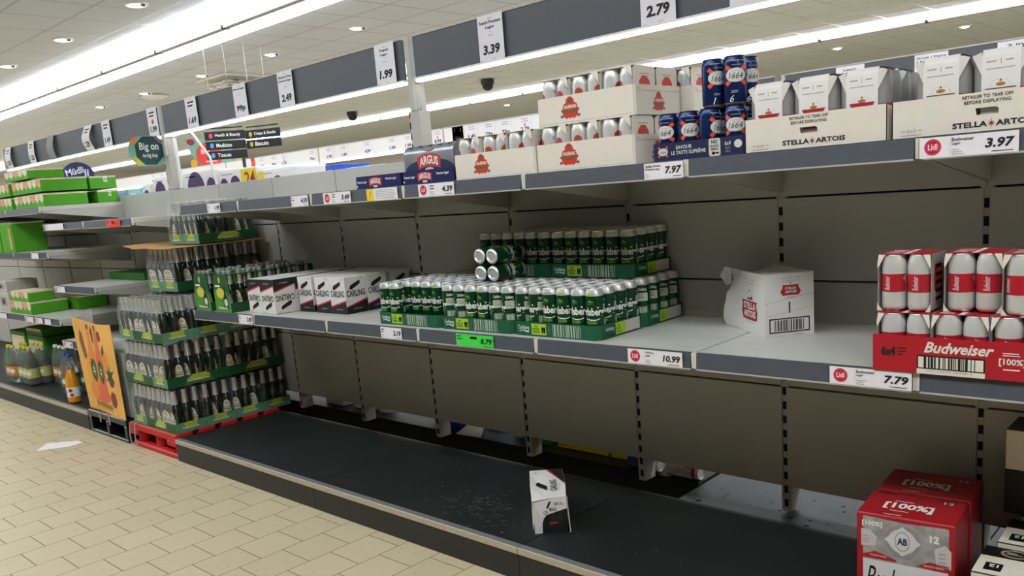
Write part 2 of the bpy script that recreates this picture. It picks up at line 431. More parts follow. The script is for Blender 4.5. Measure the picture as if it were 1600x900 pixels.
base_deck(-3.84, -2.50, 'dark base shelf beside the red pallet of beer bottles', False)
base_deck(-2.50, -1.25, 'dark scuffed base shelf in the middle of the lager aisle', False)
base_deck(-1.25, 0.0, 'dark base shelf carrying the torn white carton', True)
base_deck(0.0, 1.25, 'dark base shelf under the red twelve packs', True)
base_deck(-9.8, -5.1, 'dark base shelf holding the juice and water bottles', False)

def rear_side(x0, x1, label):
    t = thing('rear_shelving', label, 'shelving', ((x0 + x1) / 2, 0, 0)); h = (x1 - x0) / 2 - 0.002
    m = MB(); m.box(-h, h, 0.095, 0.757, 0.0, 0.126, 'deck', 0.002); m.build('base_shelf', t, smooth=False)
    for z in (0.90, 1.36):
        m = MB(); m.box(-h, h, 0.095, 0.66, z - 0.045, z, 'shelf_white', 0.002); m.build('shelf_board', t, smooth=False)
rear_side(-10.48, -1.04, 'shelves on the far side of the empty lager gondola')

# scuffs and dust on the base shelf
mat('scuff', '#8b8e8c', 0.8); mat('dust', '#b9b9b2', 0.8); mat('grime', '#15130f', 0.9)
m = MB(); r = random.Random(11); F = Flat((0, 0, 0.1265), (1, 0, 0), (0, 1, 0))
for i in range(170):
    u, v, a, ln = r.gauss(-1.63, 0.14), r.gauss(-0.55, 0.08), r.gauss(0.55, 0.35), r.uniform(0.004, 0.028); c, s = math.cos(a), math.sin(a); wd = r.uniform(0.0005, 0.0014)
    m.poly(F, [(u, v), (u + c * ln, v + s * ln), (u + c * ln - s * wd, v + s * ln + c * wd), (u - s * wd * .5, v + c * wd)], 'scuff', 0.0002)
o = m.build('scuff_marks', smooth=False); tag(o, 'pale scuff marks on the dark base shelf beside the torn carton', 'scuff marks', kind='stuff')
m = MB()
for i in range(34):
    u, v, q = r.uniform(-2.3, -0.3), r.uniform(-0.7, -0.15), r.uniform(0.001, 0.0035); m.oval(F, u, v, q, q * 0.7, 'dust', 0.0002, 6)
o = m.build('dust_specks', smooth=False); tag(o, 'small pale crumbs scattered over the dark base shelf', 'crumbs', kind='stuff')
m = MB(); F2 = Flat((0, 0, 0.1155), (1, 0, 0), (0, 1, 0))
for i in range(26):
    u, v, q = r.uniform(-0.98, -0.3), r.uniform(-0.1, 0.2), r.uniform(0.002, 0.012); m.oval(F2, u, v, q, q * r.uniform(0.3, 0.9), 'grime', 0.0003, 7)
o = m.build('grime_specks', smooth=False); tag(o, 'black grime specks on the grey steel strip below the back panels', 'dirt', kind='stuff')

# the shelving across the aisle, behind the viewer, full of dark stock
mat('stock_dark', '#3a332c', 0.7, noise=0.5, scale=4)
t = thing('opposite_shelving', 'long stocked shelving on the other side of the aisle behind the viewer', 'shelving', (-8, -4.4, 0))
m = MB(); m.box(-14, 14, -0.02, 0.02, 0.1, 1.6, 'panel'); m.build('back_panel', t, smooth=False)
m = MB(); m.box(-14, 14, -0.75, 0.75, 0, 0.126, 'plinth'); m.build('base', t, smooth=False)
for z in (0.55, 0.97, 1.39):
    m = MB(); m.box(-14, 14, -0.6, 0.6, z - 0.04, z, 'shelf_white'); m.build('shelf_board', t, smooth=False)
for z0, z1 in ((0.127, 0.48), (0.552, 0.88), (0.972, 1.3), (1.392, 1.75)):
    m = MB()
    for i in range(60): m.box(-13.95 + i * 0.465, -13.95 + i * 0.465 + 0.44, -0.55, 0.53, z0, z1 - 0.05 * ((i * 7) % 3), 'stock_dark', 0.004)
    o = m.build('stock', t, smooth=False); o['kind'] = 'stuff'

# ---------------------------------------------------------------- shelves: board, price rail, two brackets
def make_shelf(label, x0, x1, z, depth=0.575, rail_h=0.047):
    t = thing('metal_shelf', label, 'shelf', ((x0 + x1) / 2, 0, z)); h = (x1 - x0) / 2 - 0.0042; g = 'grey metal shelves with dark price rails'; t['group'] = g
    m = MB(); m.box(-h, h, -depth, -0.003, -0.03, 0, 'shelf_white', 0.0015); m.build('board', t, smooth=False)
    m = MB(); e = h - 0.006
    m.prism(Flat((-e, -depth - 0.001, 0), (0, -1, 0), (0, 0, 1)), [(0, -0.045), (0.012, -rail_h - 0.001), (0.014, -rail_h), (0.007, 0.001), (0, 0.001)], 2 * e, 'rail')
    m.box(-e, e, -depth - 0.017, -depth - 0.002, -rail_h - 0.004, -rail_h + 0.0005, 'rail_lip')
    m.build('price_rail', t, smooth=False)
    for s in (-1, 1):
        m = MB(); m.prism(Flat((s * (h - 0.004), 0, 0), (0, -1, 0), (0, 0, 1)), [(0.003, -0.125), (depth - 0.01, -0.044), (depth - 0.01, -0.03), (0.003, -0.03)], 0.003, 'panel'); m.build('bracket', t, smooth=False)
        m = MB(); m.box(s * h - 0.004, s * h + 0.0035, -depth - 0.010, -depth, -rail_h, 0.0, 'joint_cap'); m.build('end_cap', t, smooth=False)
    return t
UP, MID = 1.387, 0.8279
up_say = {-6: 'beside the cardboard sheet', -5: 'carrying no goods, next to the 4.59 ticket', -4: 'under the first blue lager tray', -3: 'under the blue and the first cream trays', -2: 'under the stacked cream trays', -1: 'under the white torn-edge can tray', 0: 'under the white tray at the picture edge', 1: 'beyond the white trays'}
mid_say = {-6: 'under the green bottle six packs', -5: 'under the white lager cartons', -4: 'before the first green can tray', -3: 'under the middle green can trays', -2: 'under the last green can tray', -1: 'bare but for the torn white carton', 0: 'under the red can tray', 1: 'beyond the red can tray'}
for k in range(-6, 2):
    make_shelf('upper pale metal shelf, ' + up_say[k], XK[k] if k > -6 else -3.735, XK[k + 1], UP, 0.573)
    make_shelf('middle pale metal shelf, ' + mid_say[k], XK[k], XK[k + 1], MID, 0.573)
for z, nm in ((1.472, 'top'), (1.152, 'second'), (0.667, 'third')):
    for i, (a, b) in enumerate(((-6.57, -5.84), (-7.30, -6.57), (-8.0, -7.30))):
        make_shelf('%s shelf of the green carton bays, %s from the beer stack' % (nm, ORD[i]), a, b, z, 0.573, 0.043)
make_shelf('grey shelf with the red ticket, above the orange poster', -5.09, -4.35, 1.345, 0.573, 0.042)
make_shelf('grey shelf left empty beside the green cartons', -5.82, -5.10, 1.348, 0.573, 0.042)
make_shelf('low grey empty shelf with one white ticket behind the orange poster', -5.82, -5.09, 0.917, 0.573, 0.042)
make_shelf('lowest grey shelf just above the blue topped bottles', -5.86, -5.12, 0.521, 0.573, 0.046)

# ---------------------------------------------------------------- price header: posts, boards, light strip
HB, HT = 1.880, 2.060
posts = [-8.3, -5.03, -2.445, 0.06]
def header_post(x, label):
    t = thing('header_post', label, 'post', (x, 0.037, 0))
    m = MB(); m.box(-0.036, 0.036, -0.036, 0.036, 1.514, 1.735, 'panel', 0.003)
    for z in (1.555, 1.605, 1.655, 1.705): m.rect(Flat((-0.036, 0, z), (0, -1, 0), (0, 0, 1)), -0.009, 0.009, 0, 0.03, 'slot'); m.rect(Flat((0, -0.036, z), (1, 0, 0), (0, 0, 1)), -0.034, -0.026, 0, 0.03, 'slot')
    m.build('sleeve', t)
    m = MB(); m.box(-0.017, 0.017, -0.042, -0.008, 1.735, 2.066, 'panel', 0.003); m.box(-0.022, 0.022, -0.026, 0.022, 1.735, 1.86, 'panel', 0.006)
    m.prism(Flat((0, -0.004, 0), (1, 0, 0), (0, 0, 1)), [(-0.026, 1.73), (0.026, 1.73), (0.02, 1.86), (-0.02, 1.86)], 0.03, 'panel'); m.build('pole', t)
    m = MB(); m.prism(Flat((0.017, -0.02, 0), (1, 0, 0), (0, 0, 1)), [(0, 1.866), (0.012, 1.858), (0.021, 1.866), (0.021, 1.875), (0, 1.878)], 0.025, 'panel'); m.build('cable_outlet', t)
header_post(posts[0], 'far pale header post beyond the green cartons')
header_post(posts[1], 'pale header post beside the round dark sign')
header_post(posts[2], 'pale header post rising behind the blue and silver lager packs')
for i in range(4):
    a, b = posts[i], (posts[i + 1] if i < 3 else 1.9)
    if i == 3: a, b = 0.06, 1.9
    t = thing('header_board', ['dark grey price header board above the green cartons', 'dark grey price header board above the empty bottle shelves', 'dark grey price header board above the cream can trays', 'dark grey price header board beyond the picture edge'][i], 'header board', ((a + b) / 2, 0.0, 0)); h = (b - a) / 2 - 0.04
    m = MB(); m.box(-h, h, 0.0, 0.018, HB, HT, 'header', 0.002); m.build('board', t, smooth=False)
    m = MB(); m.box(-h, h, -0.004, 0.022, HT, HT + 0.006, 'panel', 0.001); m.build('top_rail', t, smooth=False)
    m = MB(); m.box(-h, h, -0.012, 0.03, HB - 0.008, HB, 'white_plastic', 0.001); m.build('light_housing', t, smooth=False)
    m = MB(); m.box(-h + 0.006, h - 0.002, -0.008, 0.026, HB - 0.020, HB - 0.008, 'led', 0.003); m.build('light_strip', t)

# ---------------------------------------------------------------- price tickets
mat('lidl_red', '#c8324a', 0.5); mat('lidl_white', '#f0d8dc', 0.5); mat('tick_green', '#3fd84a', 0.5); mat('tick_yellow', '#e8cf2e', 0.5); mat('tick_red', '#e8443c', 0.5)
mat('ghost', '#a8a5a8', 0.6)
def rail_ticket(x0, x1, zt, price, label, disc=False, names=(), paper='paper', h=0.046, extra=None, pw=0.33, y=-0.5895):
    m = MB(); w = x1 - x0; m.box(-w / 2, w / 2, -0.0015, 0, -h, 0, paper); F = Flat((-w / 2, -0.0015, -h))
    t0 = 0.02 * w
    if disc:
        r = h * 0.40; cu = 0.05 * w + r; m.oval(F, cu, h * 0.52, r, r, 'lidl_red'); m.text(F, 'Lidl', cu, h * 0.53, r * 0.72, 'lidl_white', w=r * 1.1, bold=0.02)
        m.rect(F, cu - r * 0.4, cu + r * 0.4, h * 0.27, h * 0.30, 'lidl_white'); m.rect(F, cu - r * 0.4, cu + r * 0.4, h * 0.74, h * 0.77, 'lidl_white'); t0 = 0.33 * w
        m.rect(F, t0 - 0.002, t0 - 0.0014, h * 0.12, h * 0.92, 'ghost')
    v = h * 0.82
    for n in names: m.text(F, n, t0 + 0.002, v, h * 0.17, 'ink', align='L', bold=0.01); v -= h * 0.21
    if not names: m.lines(F, t0 + 0.002, t0 + w * 0.17, h * 0.5, h * 0.92, 2, 'ink', seed=len(label)); v = h * 0.42
    m.lines(F, t0 + 0.002, t0 + w * 0.14, h * 0.06, v - h * 0.02, 3, 'ghost', seed=len(label) + 2)
    if price: m.text(F, price, w * 0.965, h * 0.52, h * 0.46, 'ink', w=w * pw, bold=0.035, shear=0.18, align='R'); m.rect(F, w * 0.74, w * 0.95, h * 0.1, h * 0.14, 'ink')
    if extra: extra(m, F, w, h)
    return tag(m.build('price_ticket', loc=((x0 + x1) / 2, y, zt), smooth=False), label, 'price ticket', 'price tickets on the shelf rails')
UZ, MZ = UP - 0.002, MID - 0.001
rail_ticket(0.004, 0.207, UZ, '3.97', 'white price ticket with red disc reading 3.97 under the white can tray', True, ('Budweiser', 'Lager'), pw=0.29)
rail_ticket(-0.762, -0.630, UZ, '7.97', 'white price ticket reading 7.97 under the blue can tray', False, ('Stella Artois', 'Premium Lager'), pw=0.42)
rail_ticket(-1.777, -1.582, UZ, '4.39', 'white price ticket with red disc reading 4.39 on the upper rail', True, pw=0.29)
rail_ticket(-2.395, -2.203, UZ, '3.49', 'white price ticket with red disc reading 3.49 on the upper rail', True, pw=0.29)
rail_ticket(-2.643, -2.512, UZ, '4.59', 'small white price ticket reading 4.59 on the upper rail', pw=0.38)
rail_ticket(-3.415, -3.285, UZ, '1.99', 'white price ticket reading 1.99 at the end of the upper rail', pw=0.36)
def notice(m, F, w, h):
    m.rect(F, 0, w * 0.24, 0, h, 'tick_yellow'); m.text(F, '?', w * 0.12, h * 0.5, h * 0.6, 'lidl_red', shear=0.3); m.lines(F, w * 0.3, w * 0.97, h * 0.08, h * 0.92, 6, 'ghost', seed=5)
m = MB(); m.box(-0.096, 0.096, -0.0015, 0, -0.046, 0, 'paper'); notice(m, Flat((-0.096, -0.0015, -0.046)), 0.192, 0.046)
tag(m.build('shelf_notice', loc=(-1.998, -0.5895, UZ), smooth=False), 'yellow and white shelf notice on the rail below the first blue lager tray', 'shelf notice')
rail_ticket(-0.213, -0.008, MZ, '7.79', 'white price ticket with red disc reading 7.79 under the red can tray', True, ('Budweiser', 'Lager'), pw=0.29)
rail_ticket(-0.857, -0.660, MZ, '10.99', 'white price ticket with red disc reading 10.99 on the bare middle shelf', True, ('Saskberg', 'Lager'), pw=0.31)
rail_ticket(-1.645, -1.449, MZ, '8.79', 'bright green price ticket reading 8.79 below the middle green can trays', paper='tick_green', extra=lambda m, F, w, h: (m.rect(F, w * 0.39, w * 0.57, h * 0.64, h * 0.84, 'ink'), m.rect(F, w * 0.44, w * 0.52, h * 0.71, h * 0.77, 'tick_green')), pw=0.3)
rail_ticket(-2.101, -1.968, MZ, '2.19', 'white price ticket reading 2.19 below the first green can tray', pw=0.36)
rail_ticket(-3.257, -3.125, MZ, '2.85', 'white price ticket reading 2.85 under the upside down white cartons', pw=0.36)
rail_ticket(-4.70, -4.50, 1.343, None, 'red price ticket on the rail above the orange poster', paper='tick_red', extra=lambda m, F, w, h: (m.rect(F, w * .4, w * .56, h * .45, h * .8, 'ink'), m.lines(F, w * .6, w * .95, h * .1, h * .8, 3, 'lidl_red')), h=0.043)
rail_ticket(-5.76, -5.42, 1.346, None, 'shiny white ticket on the rail left empty beside the green cartons', h=0.041)
rail_ticket(-6.15, -6.00, 1.150, None, 'white ticket near the end of the second green carton shelf', h=0.04)
rail_ticket(-5.78, -5.60, 0.915, None, 'pink edged ticket on the low empty shelf', True, h=0.04)
for i, (a, b) in enumerate(((-7.3, -7.0), (-6.56, -6.37), (-6.34, -6.17), (-6.13, -6.0))):
    rail_ticket(a, b, 0.665, None, 'white ticket on the third green carton shelf, %s from the far end' % ORD[i], i in (1, 2), h=0.04)
rail_ticket(-5.82, -5.64, 0.519, '1.59', 'white ticket with red disc on the lowest grey shelf beside the poster', True, h=0.042, pw=0.25)

def header_ticket(x0, price, names, label, w=0.146, dot=False, curl=0.0, z0=1.872, h=0.192, y=-0.0135, p='paper', back=False, rise=0.0):
    m = MB(); n = 8
    F = Flat((-w / 2, 0, 0))
    class Curl:
        step = None
        def __call__(s, u, v, l=0.0): return (u - w / 2, -l - curl * math.sin(PI * min(1, max(0, 1 - v / h)) * 0.95) ** 1.5, v)
    C = Curl()
    for i in range(n):
        a, b = h * i / n, h * (i + 1) / n
        m.add([C(0, a), C(w, a), C(w, b), C(0, b), C(0, a, -0.0008), C(w, a, -0.0008), C(w, b, -0.0008), C(0, b, -0.0008)], [(0, 1, 2, 3), (7, 6, 5, 4), (1, 5, 6, 2), (4, 0, 3, 7)], p)
    if back: m.barcode(C, w * 0.2, w * 0.8, h * 0.12, h * 0.9, 'ghost', n=8)
    else:
        v = h * 0.84; m.rect(C, w * 0.42, w * 0.58, h * 0.91, h * 0.925, 'ghost')
        for t in names: m.text(C, t, w / 2, v, h * 0.07, 'ink', w=min(w * 0.86, w * 0.075 * len(t)), bold=0.02); v -= h * 0.11
        if not names:
            for k in range(2): m.rect(C, w * 0.22, w * (0.78 - 0.1 * k), v - 0.006, v + 0.004, 'ink'); v -= h * 0.11
        m.rect(C, w * 0.4, w * 0.6, v - 0.012, v - 0.009, 'ghost'); m.rect(C, w * 0.47, w * 0.53, v + 0.002, v + 0.005, 'ghost')
        if dot: m.oval(C, w / 2, h * 0.52, w * 0.11, w * 0.11, 'lidl_red')
        m.text(C, price, w / 2, h * 0.27, h * 0.21, 'ink', w=w * 0.68, bold=0.045, shear=0.12)
        m.rect(C, w * 0.05, w * 0.15, h * 0.04, h * 0.055, 'ghost'); m.rect(C, w * 0.5, w * 0.65, h * 0.06, h * 0.07, 'ghost')
    return tag(m.build('header_ticket', loc=(x0 + w / 2, y, z0)), label, 'price ticket', 'tall tickets on the dark price header')
header_ticket(-1.137, '2.79', (), 'tall white header ticket reading 2.79 with its top cut by the picture edge')
m = MB(); m.box(0, 0.15, -0.001, 0, 0, 0.192, 'paper'); tag(m.build('blank_ticket', loc=(-0.783, -0.0135, 1.872), smooth=False), 'blank pale header ticket beyond the 2.79 ticket', 'price ticket')
header_ticket(-1.964, '3.39', ('French Premium', 'Lager'), 'tall white header ticket reading French premium lager 3.39')
header_ticket(-2.672, '1.99', ('French', 'Lager'), 'tall white header ticket reading French lager 1.99 beside the post')
header_ticket(-3.538, '2.49', ('Alcohol Free', 'Premium Lager'), 'tall white header ticket reading alcohol free premium lager 2.49')
header_ticket(-4.025, '99p', ('Pilsner Lager',), 'tall white header ticket reading 99p below the air vent')
header_ticket(-4.630, '1.69', (), 'tall white header ticket reading 1.69 beyond the next post')
header_ticket(-5.190, '1.99', (), 'tall white header ticket with a red dot reading 1.99', dot=True)
header_ticket(-5.965, '1.49', (), 'tall white header ticket reading 1.49 beside the bulging ticket')
header_ticket(-6.285, '1.59', (), 'bulging white header ticket hanging away from the dark board', curl=0.035)
header_ticket(-7.09, '', (), 'greyish header ticket turned back to front with a faint barcode', curl=0.022, p='paper_grey', back=True)
header_ticket(-7.57, '1.25', (), 'white header ticket reading 1.25 next to the greyish turned ticket', curl=0.01)
header_ticket(-8.17, '1.35', (), 'farthest curled white header ticket beside the far post', curl=0.02)

# ---------------------------------------------------------------- cans
mat('can_green', '#083d25', 0.28, 0.25, noise=0.1); mat('print_white', '#e6e8e0', 0.4); mat('print_lime', '#6fae3a', 0.45); mat('lime_tag', '#9ccc2c', 0.5)
mat('info_panel', '#bfc9b4', 0.5); mat('code_panel', '#5b7d66', 0.5)
mat('can_blue', '#16295a', 0.25, 0.4, noise=0.12); mat('black_lid', '#16171c', 0.3, 0.6); mat('orange_print', '#e2502f', 0.45); mat('oval_grey', '#cfd0cc', 0.45)
mat('can_white', '#cdccc8', 0.3, 0.25, noise=0.05); mat('bud_red', '#b3202c', 0.35, 0.1); mat('emblem_red', '#c8362c', 0.5); mat('emblem_brown', '#6b5a35', 0.5); mat('emblem_gold', '#a8742e', 0.5)
def can(name, label, cat, r, h, body, shoulder, decal=None, lid='silver', n=20, neck=0.021):
    t = thing(name, label, cat)
    m = MB(); m.lathe([(r * .55, .005, 'silver'), (r * .7, .0), (r * .8, .001), (r * .97, .007, body), (r, .012, body), (r, h - neck - 0.002, shoulder), (r * .97, h - neck * 0.72), (r * .86, h - .005), (r * .84, h - .003)], body, n, cap=(True, False))
    if decal: decal(m, Wrap(r), r, h)
    m.build('body', t)
    l = MB(); l.lathe([(r * .84, h - .004), (r * .87, h - .001), (r * .85, h), (r * .81, h - .001), (r * .78, h - .006), (.002, h - .006)], lid, n, cap=(False, False))
    l.box(-.006, .006, -.012, .008, h - .0058, h - .0042, lid, 0.0005); l.build('lid', t)
    return t
def d_green(tagged):
    def f(m, F, r, h):
        m.text(F, 'Carlsberg', 0.0, h * .535, .034, 'print_white', w=.098, bold=0.03, shear=0.05)
        m.poly(F, [(-.034, h * .405), (-.02, h * .42), (0, h * .405), (.02, h * .40), (.034, h * .43), (.03, h * .40), (.015, h * .38), (0, h * .385), (-.018, h * .405)], 'print_white')
        m.poly(F, [(.022, h * .655), (.027, h * .615), (.032, h * .655), (.027, h * .645)], 'print_white')
        m.text(F, 'PILSNER', 0.0, h * .335, .009, 'print_lime', w=.042, bold=0.02); m.rect(F, -.02, .015, h * .365, h * .37, 'print_lime')
        for a in (-.9, 0, .9): m.poly(F, [(0 + .003 * math.cos(a), h * .73), (.011 * math.sin(a) + .004 * math.cos(a), h * .765), (.013 * math.sin(a), h * .80 - abs(a) * .012), (.011 * math.sin(a) - .004 * math.cos(a), h * .765)], 'print_lime')
        m.rect(F, -.012, .012, h * .71, h * .717, 'print_lime')
        B = Wrap(r, -PI / 2 + 2.15)
        m.text(B, 'Carlsberg', 0, h * .77, .014, 'print_white', w=.03, bold=0.02); m.rect(B, -.019, .019, h * .53, h * .70, 'info_panel'); m.lines(B, -.016, .014, h * .58, h * .68, 3, 'ink', seed=4)
        m.rect(B, -.019, .019, h * .26, h * .42, 'code_panel'); m.barcode(B, -.016, .016, h * .28, h * .40, 'info_panel', n=7, seed=8)
        if tagged:
            G = Wrap(r * .985); m.poly(G, [(-.012, h - .021), (.008, h - .021), (.008, h - .013), (-.012, h - .013)], 'lime_tag', -.0008 + .0018)
    return f
GR, GH = 0.0310, 0.168
S_GREEN = [Stock(can('lager_can', '', 'can', GR, GH, 'can_green', 'silver', d_green(k))) for k in (False, True)]
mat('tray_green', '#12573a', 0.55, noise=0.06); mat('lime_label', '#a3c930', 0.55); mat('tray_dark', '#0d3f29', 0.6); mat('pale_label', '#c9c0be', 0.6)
def open_tray(name, W, D, h, matn, ch=0.02, inner=None, th=0.003):
    """low tray with cut corners: floor and thin walls"""
    w, d = W / 2, D / 2; o = [(-w + ch, -d), (w - ch, -d), (w, -d + ch), (w, d - ch), (w - ch, d), (-w + ch, d), (-w, d - ch), (-w, -d + ch)]
    k = lambda p: (p[0] * (1 - th / w), p[1] * (1 - th / d)); i = [k(p) for p in o]; n = 8; m = MB()
    m.add([(x, y, 0) for x, y in o] + [(x, y, h) for x, y in o], [tuple(range(n - 1, -1, -1))] + [(j, (j + 1) % n, n + (j + 1) % n, n + j) for j in range(n)], matn)
    m.add([(x, y, h) for x, y in o] + [(x, y, h) for x, y in i] + [(x, y, .002) for x, y in i], [(j, (j + 1) % n, n + (j + 1) % n, n + j) for j in range(n)] + [(n + j, n + (j + 1) % n, 2 * n + (j + 1) % n, 2 * n + j) for j in range(n)] + [tuple(2 * n + j for j in range(n))], inner or matn)
    return m
TW, TD, TH = 0.388, 0.262, 0.05
def green_tray(loc, label):
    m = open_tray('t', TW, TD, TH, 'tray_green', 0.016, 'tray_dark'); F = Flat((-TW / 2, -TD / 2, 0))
    m.text(F, 'Carlsberg', .055, .028, .018, 'print_white', w=.052, bold=0.015); m.poly(F, [(.032, .014), (.05, .018), (.075, .012), (.08, .016), (.055, .021), (.035, .018)], 'print_white')
    m.rect(F, .092, .160, .006, .045, 'lime_label')
    for i, s in enumerate(('NO', 'PLASTIC', 'RINGS')): m.text(F, s, .114, .036 - .010 * i, .0075, 'ink', w=(.012, .034, .028)[i], bold=0.03)
    for s in (0, 1): m.poly(F, [(.139 + .009 * s, .012), (.145 + .009 * s, .012), (.147 + .009 * s, .03), (.143 + .009 * s, .036), (.138 + .009 * s, .03)], 'ink')
    m.lines(F, .170, .180, .01, .04, 5, 'code_panel'); m.barcode(F, .188, .312, .004, .046, 'tray_green', 'info_panel', n=18)
    G = Flat((TW / 2, -TD / 2, 0), (0, 1, 0)); m.text(G, 'Carlsberg', .062, .03, .016, 'print_white', w=.045, bold=0.01); m.rect(G, .04, .085, .008, .014, 'tray_dark'); m.rect(G, .095, .15, .006, .046, 'lime_label')
    for i, s in enumerate(('NO', 'PLASTIC', 'RINGS')): m.text(G, s, .113, .036 - .010 * i, .007, 'tray_dark', w=(.01, .028, .022)[i], bold=0.02)
    m.rect(G, .15, .236, .006, .046, 'pale_label')
    return tag(m.build('can_tray', loc=loc, smooth=False), label, 'tray', 'green card can trays')
def fill_green(cx, cy, z, where, show=lambda c, r: True, face=lambda c, r: 0.0):
    green_tray((cx, cy, z), 'green card tray of lager cans, ' + where)
    for r in range(4):
        for c in range(6):
            if not show(c, r): continue
            x = cx + (c - 2.5) * 0.0638; y = cy + (r - 1.5) * 0.0638; a = face(c, r)
            S_GREEN[(c + r) % 2].place((x, y, z + 0.0025), a, 'green lager can, %s row, %s from left, %s' % (ROW[r], ORD[c], where), 'green lager cans')
rng = random.Random(5)
jit = lambda: rng.uniform(-0.08, 0.08)
zt = MID + 0.0006
FY, RY = -0.408, -0.140
fill_green(-1.983, FY, zt, 'tray nearest the white cartons', lambda c, r: r > 0 or c < 2, lambda c, r: jit())
fill_green(-1.592, FY, zt, 'tray above the green ticket', face=lambda c, r: (-1.35 + jit() if (c in (0, 1, 4, 5) and r == 0) else jit()))
fill_green(-1.202, FY, zt, 'front tray nearest the bare shelf', face=lambda c, r: (-.75 + jit() if (c in (0, 1) and r == 0) else .05 + jit()))
low = lambda c, r: r == 0 or c == 5 or (c == 0 and r == 3)
fill_green(-1.983, RY, zt, 'rear tray behind the half empty one', face=lambda c, r: jit())
fill_green(-1.592, RY, zt, 'lower rear tray in the middle', low, lambda c, r: jit())
fill_green(-1.202, RY, zt, 'lower rear tray by the bare shelf', low, lambda c, r: -1.35 + jit())
zu = zt + 0.0025 + GH + 0.0006
fill_green(-1.640, RY + 0.008, zu, 'upper tray behind the lying cans', face=lambda c, r: jit())
fill_green(-1.250, RY + 0.008, zu, 'upper tray closest to the bare shelf', face=lambda c, r: 0.05 + jit())
for i, (dx, dz) in enumerate(((0, 0), (0.066, 0), (0, 0.0655), (0.066, 0.0655))):
    S_GREEN[0].place((-1.648 + dx, -0.435 + 0.0, zu + GR + .002 + dz), 0, 'green lager can lying on its side with its base outward, %s of the four' % ('lower left', 'lower right', 'upper left', 'upper right')[i],
                     'lying green lager cans', rot=(-PI / 2, (0.6, 0.9, 0.75, 0.5)[i], 0))

# ---------------------------------------------------------------- white lager cartons
mat('carton_white', '#d9d7d3', 0.55, noise=0.03, scale=12); mat('carton_black', '#17171a', 0.5, noise=0.3, scale=30); mat('carton_red', '#c4263a', 0.5); mat('carton_grey', '#a19f9e', 0.6)
mat('facet', '#26262a', 0.5)
def carling_face(m, F, w, h):
    m.poly(F, [(0.0, 0.0), (w, 0.0), (w, h * .34), (0.0, h * .17)], 'carton_black')
    m.poly(F, [(0.0, h * .17), (w, h * .34), (w, h * .385), (0.0, h * .205)], 'carton_red')
    for a, b, c in (((.1, .05), (.4, .2), (.45, .02)), ((.5, .1), (.8, .26), (.9, .08)), ((.3, .18), (.62, .25), (.55, .12))): m.poly(F, [(w * p[0], h * p[1]) for p in (a, c, b)], 'facet', LIFT * 1.5)
    m.rect(F, w * .33, w * .72, h * .115, h * .135, 'carton_grey', LIFT * 2)
    m.text(F, 'CARLING', w * .49, h * .555, h * .175, 'ink', w=w * .86, bold=0.02); m.rect(F, w * .3, w * .66, h * .45, h * .462, 'carton_grey')
    m.poly(F, [(w * .20, h * .68), (w * .30, h * .655), (w * .68, h * .78), (w * .74, h * .83), (w * .71, h * .90), (w * .26, h * .775)], 'ink')
    m.lines(F, w * .72, w * .92, h * .93, h * .985, 2, 'carton_grey', seed=2)
def carling_box(name='lager_carton'):
    t = thing(name, '', 'carton'); W, H = 0.121, 0.17
    m = MB(); m.box(-W / 2, W / 2, -W / 2, W / 2, 0, H, 'carton_white', 0.0015)
    for k in range(4):
        c, s = math.cos(k * PI / 2), math.sin(k * PI / 2); U = (c, s, 0); O = (-W / 2 * c + W / 2 * s, -W / 2 * s - W / 2 * c, 0); carling_face(m, Flat(O, U), W, H)
    m.build('board', t, smooth=False)
    l = MB(); l.box(-W / 2 + .006, W / 2 - .006, -W / 2 + .004, -.0005, H, H + .0009, 'carton_white'); l.box(-W / 2 + .006, W / 2 - .006, .0005, W / 2 - .004, H, H + .0009, 'carton_white'); l.build('top_flap', t, smooth=False)
    return t
S_CARL = Stock(carling_box())
cz = MID + 0.0006
for r in range(4):
    for i, x in enumerate((-3.166, -3.042)):
        S_CARL.place((x, -.478 + .1235 * r, cz + .171), 0, 'white carton printed upside down, %s row, %s one' % (ROW[r], ('left', 'right')[i]), 'upside down white lager cartons', rot=(PI, 0, PI))
for r in range(3):
    for i, x in enumerate((-2.892, -2.747, -2.624)):
        S_CARL.place((x, (-.358, -.233, -.085)[r], cz), 0, 'upright white lager carton, %s row, %s from left' % (ROW[r], ORD[i]), 'upright white lager cartons')

# ---------------------------------------------------------------- green glass bottles, six packs and shrink wrapped trays
mat('glass_green', '#0c1a0c', 0.08, 0, spec=0.7, coat=0.3, noise=0.2); mat('foil', '#c9c7c2', 0.35, 0.55, noise=0.1); mat('label_cream', '#cfcab8', 0.5); mat('label_gold', '#b58f4c', 0.5); mat('cap_green', '#2c4a32', 0.4, 0.3)
mat('box_green', '#17502c', 0.5, noise=0.15); mat('box_lime', '#4f8a34', 0.5, noise=0.15, scale=60); mat('box_yellow', '#c6c344', 0.5); mat('box_dark', '#0e2a18', 0.6); mat('tray_leaf', '#3c6b2a', 0.55, noise=0.1); mat('tray_mint', '#5f8f6c', 0.55, noise=0.08); mat('tray_blob', '#aab83a', 0.55)
film('wrap_clear', '#e4e8ec', 0.955, 0.12, 0.85); film('wrap_lit', '#d4dada', 0.86, 0.3)  # second film paler: light reflected off the front faces, put into its colour
BH = 0.236
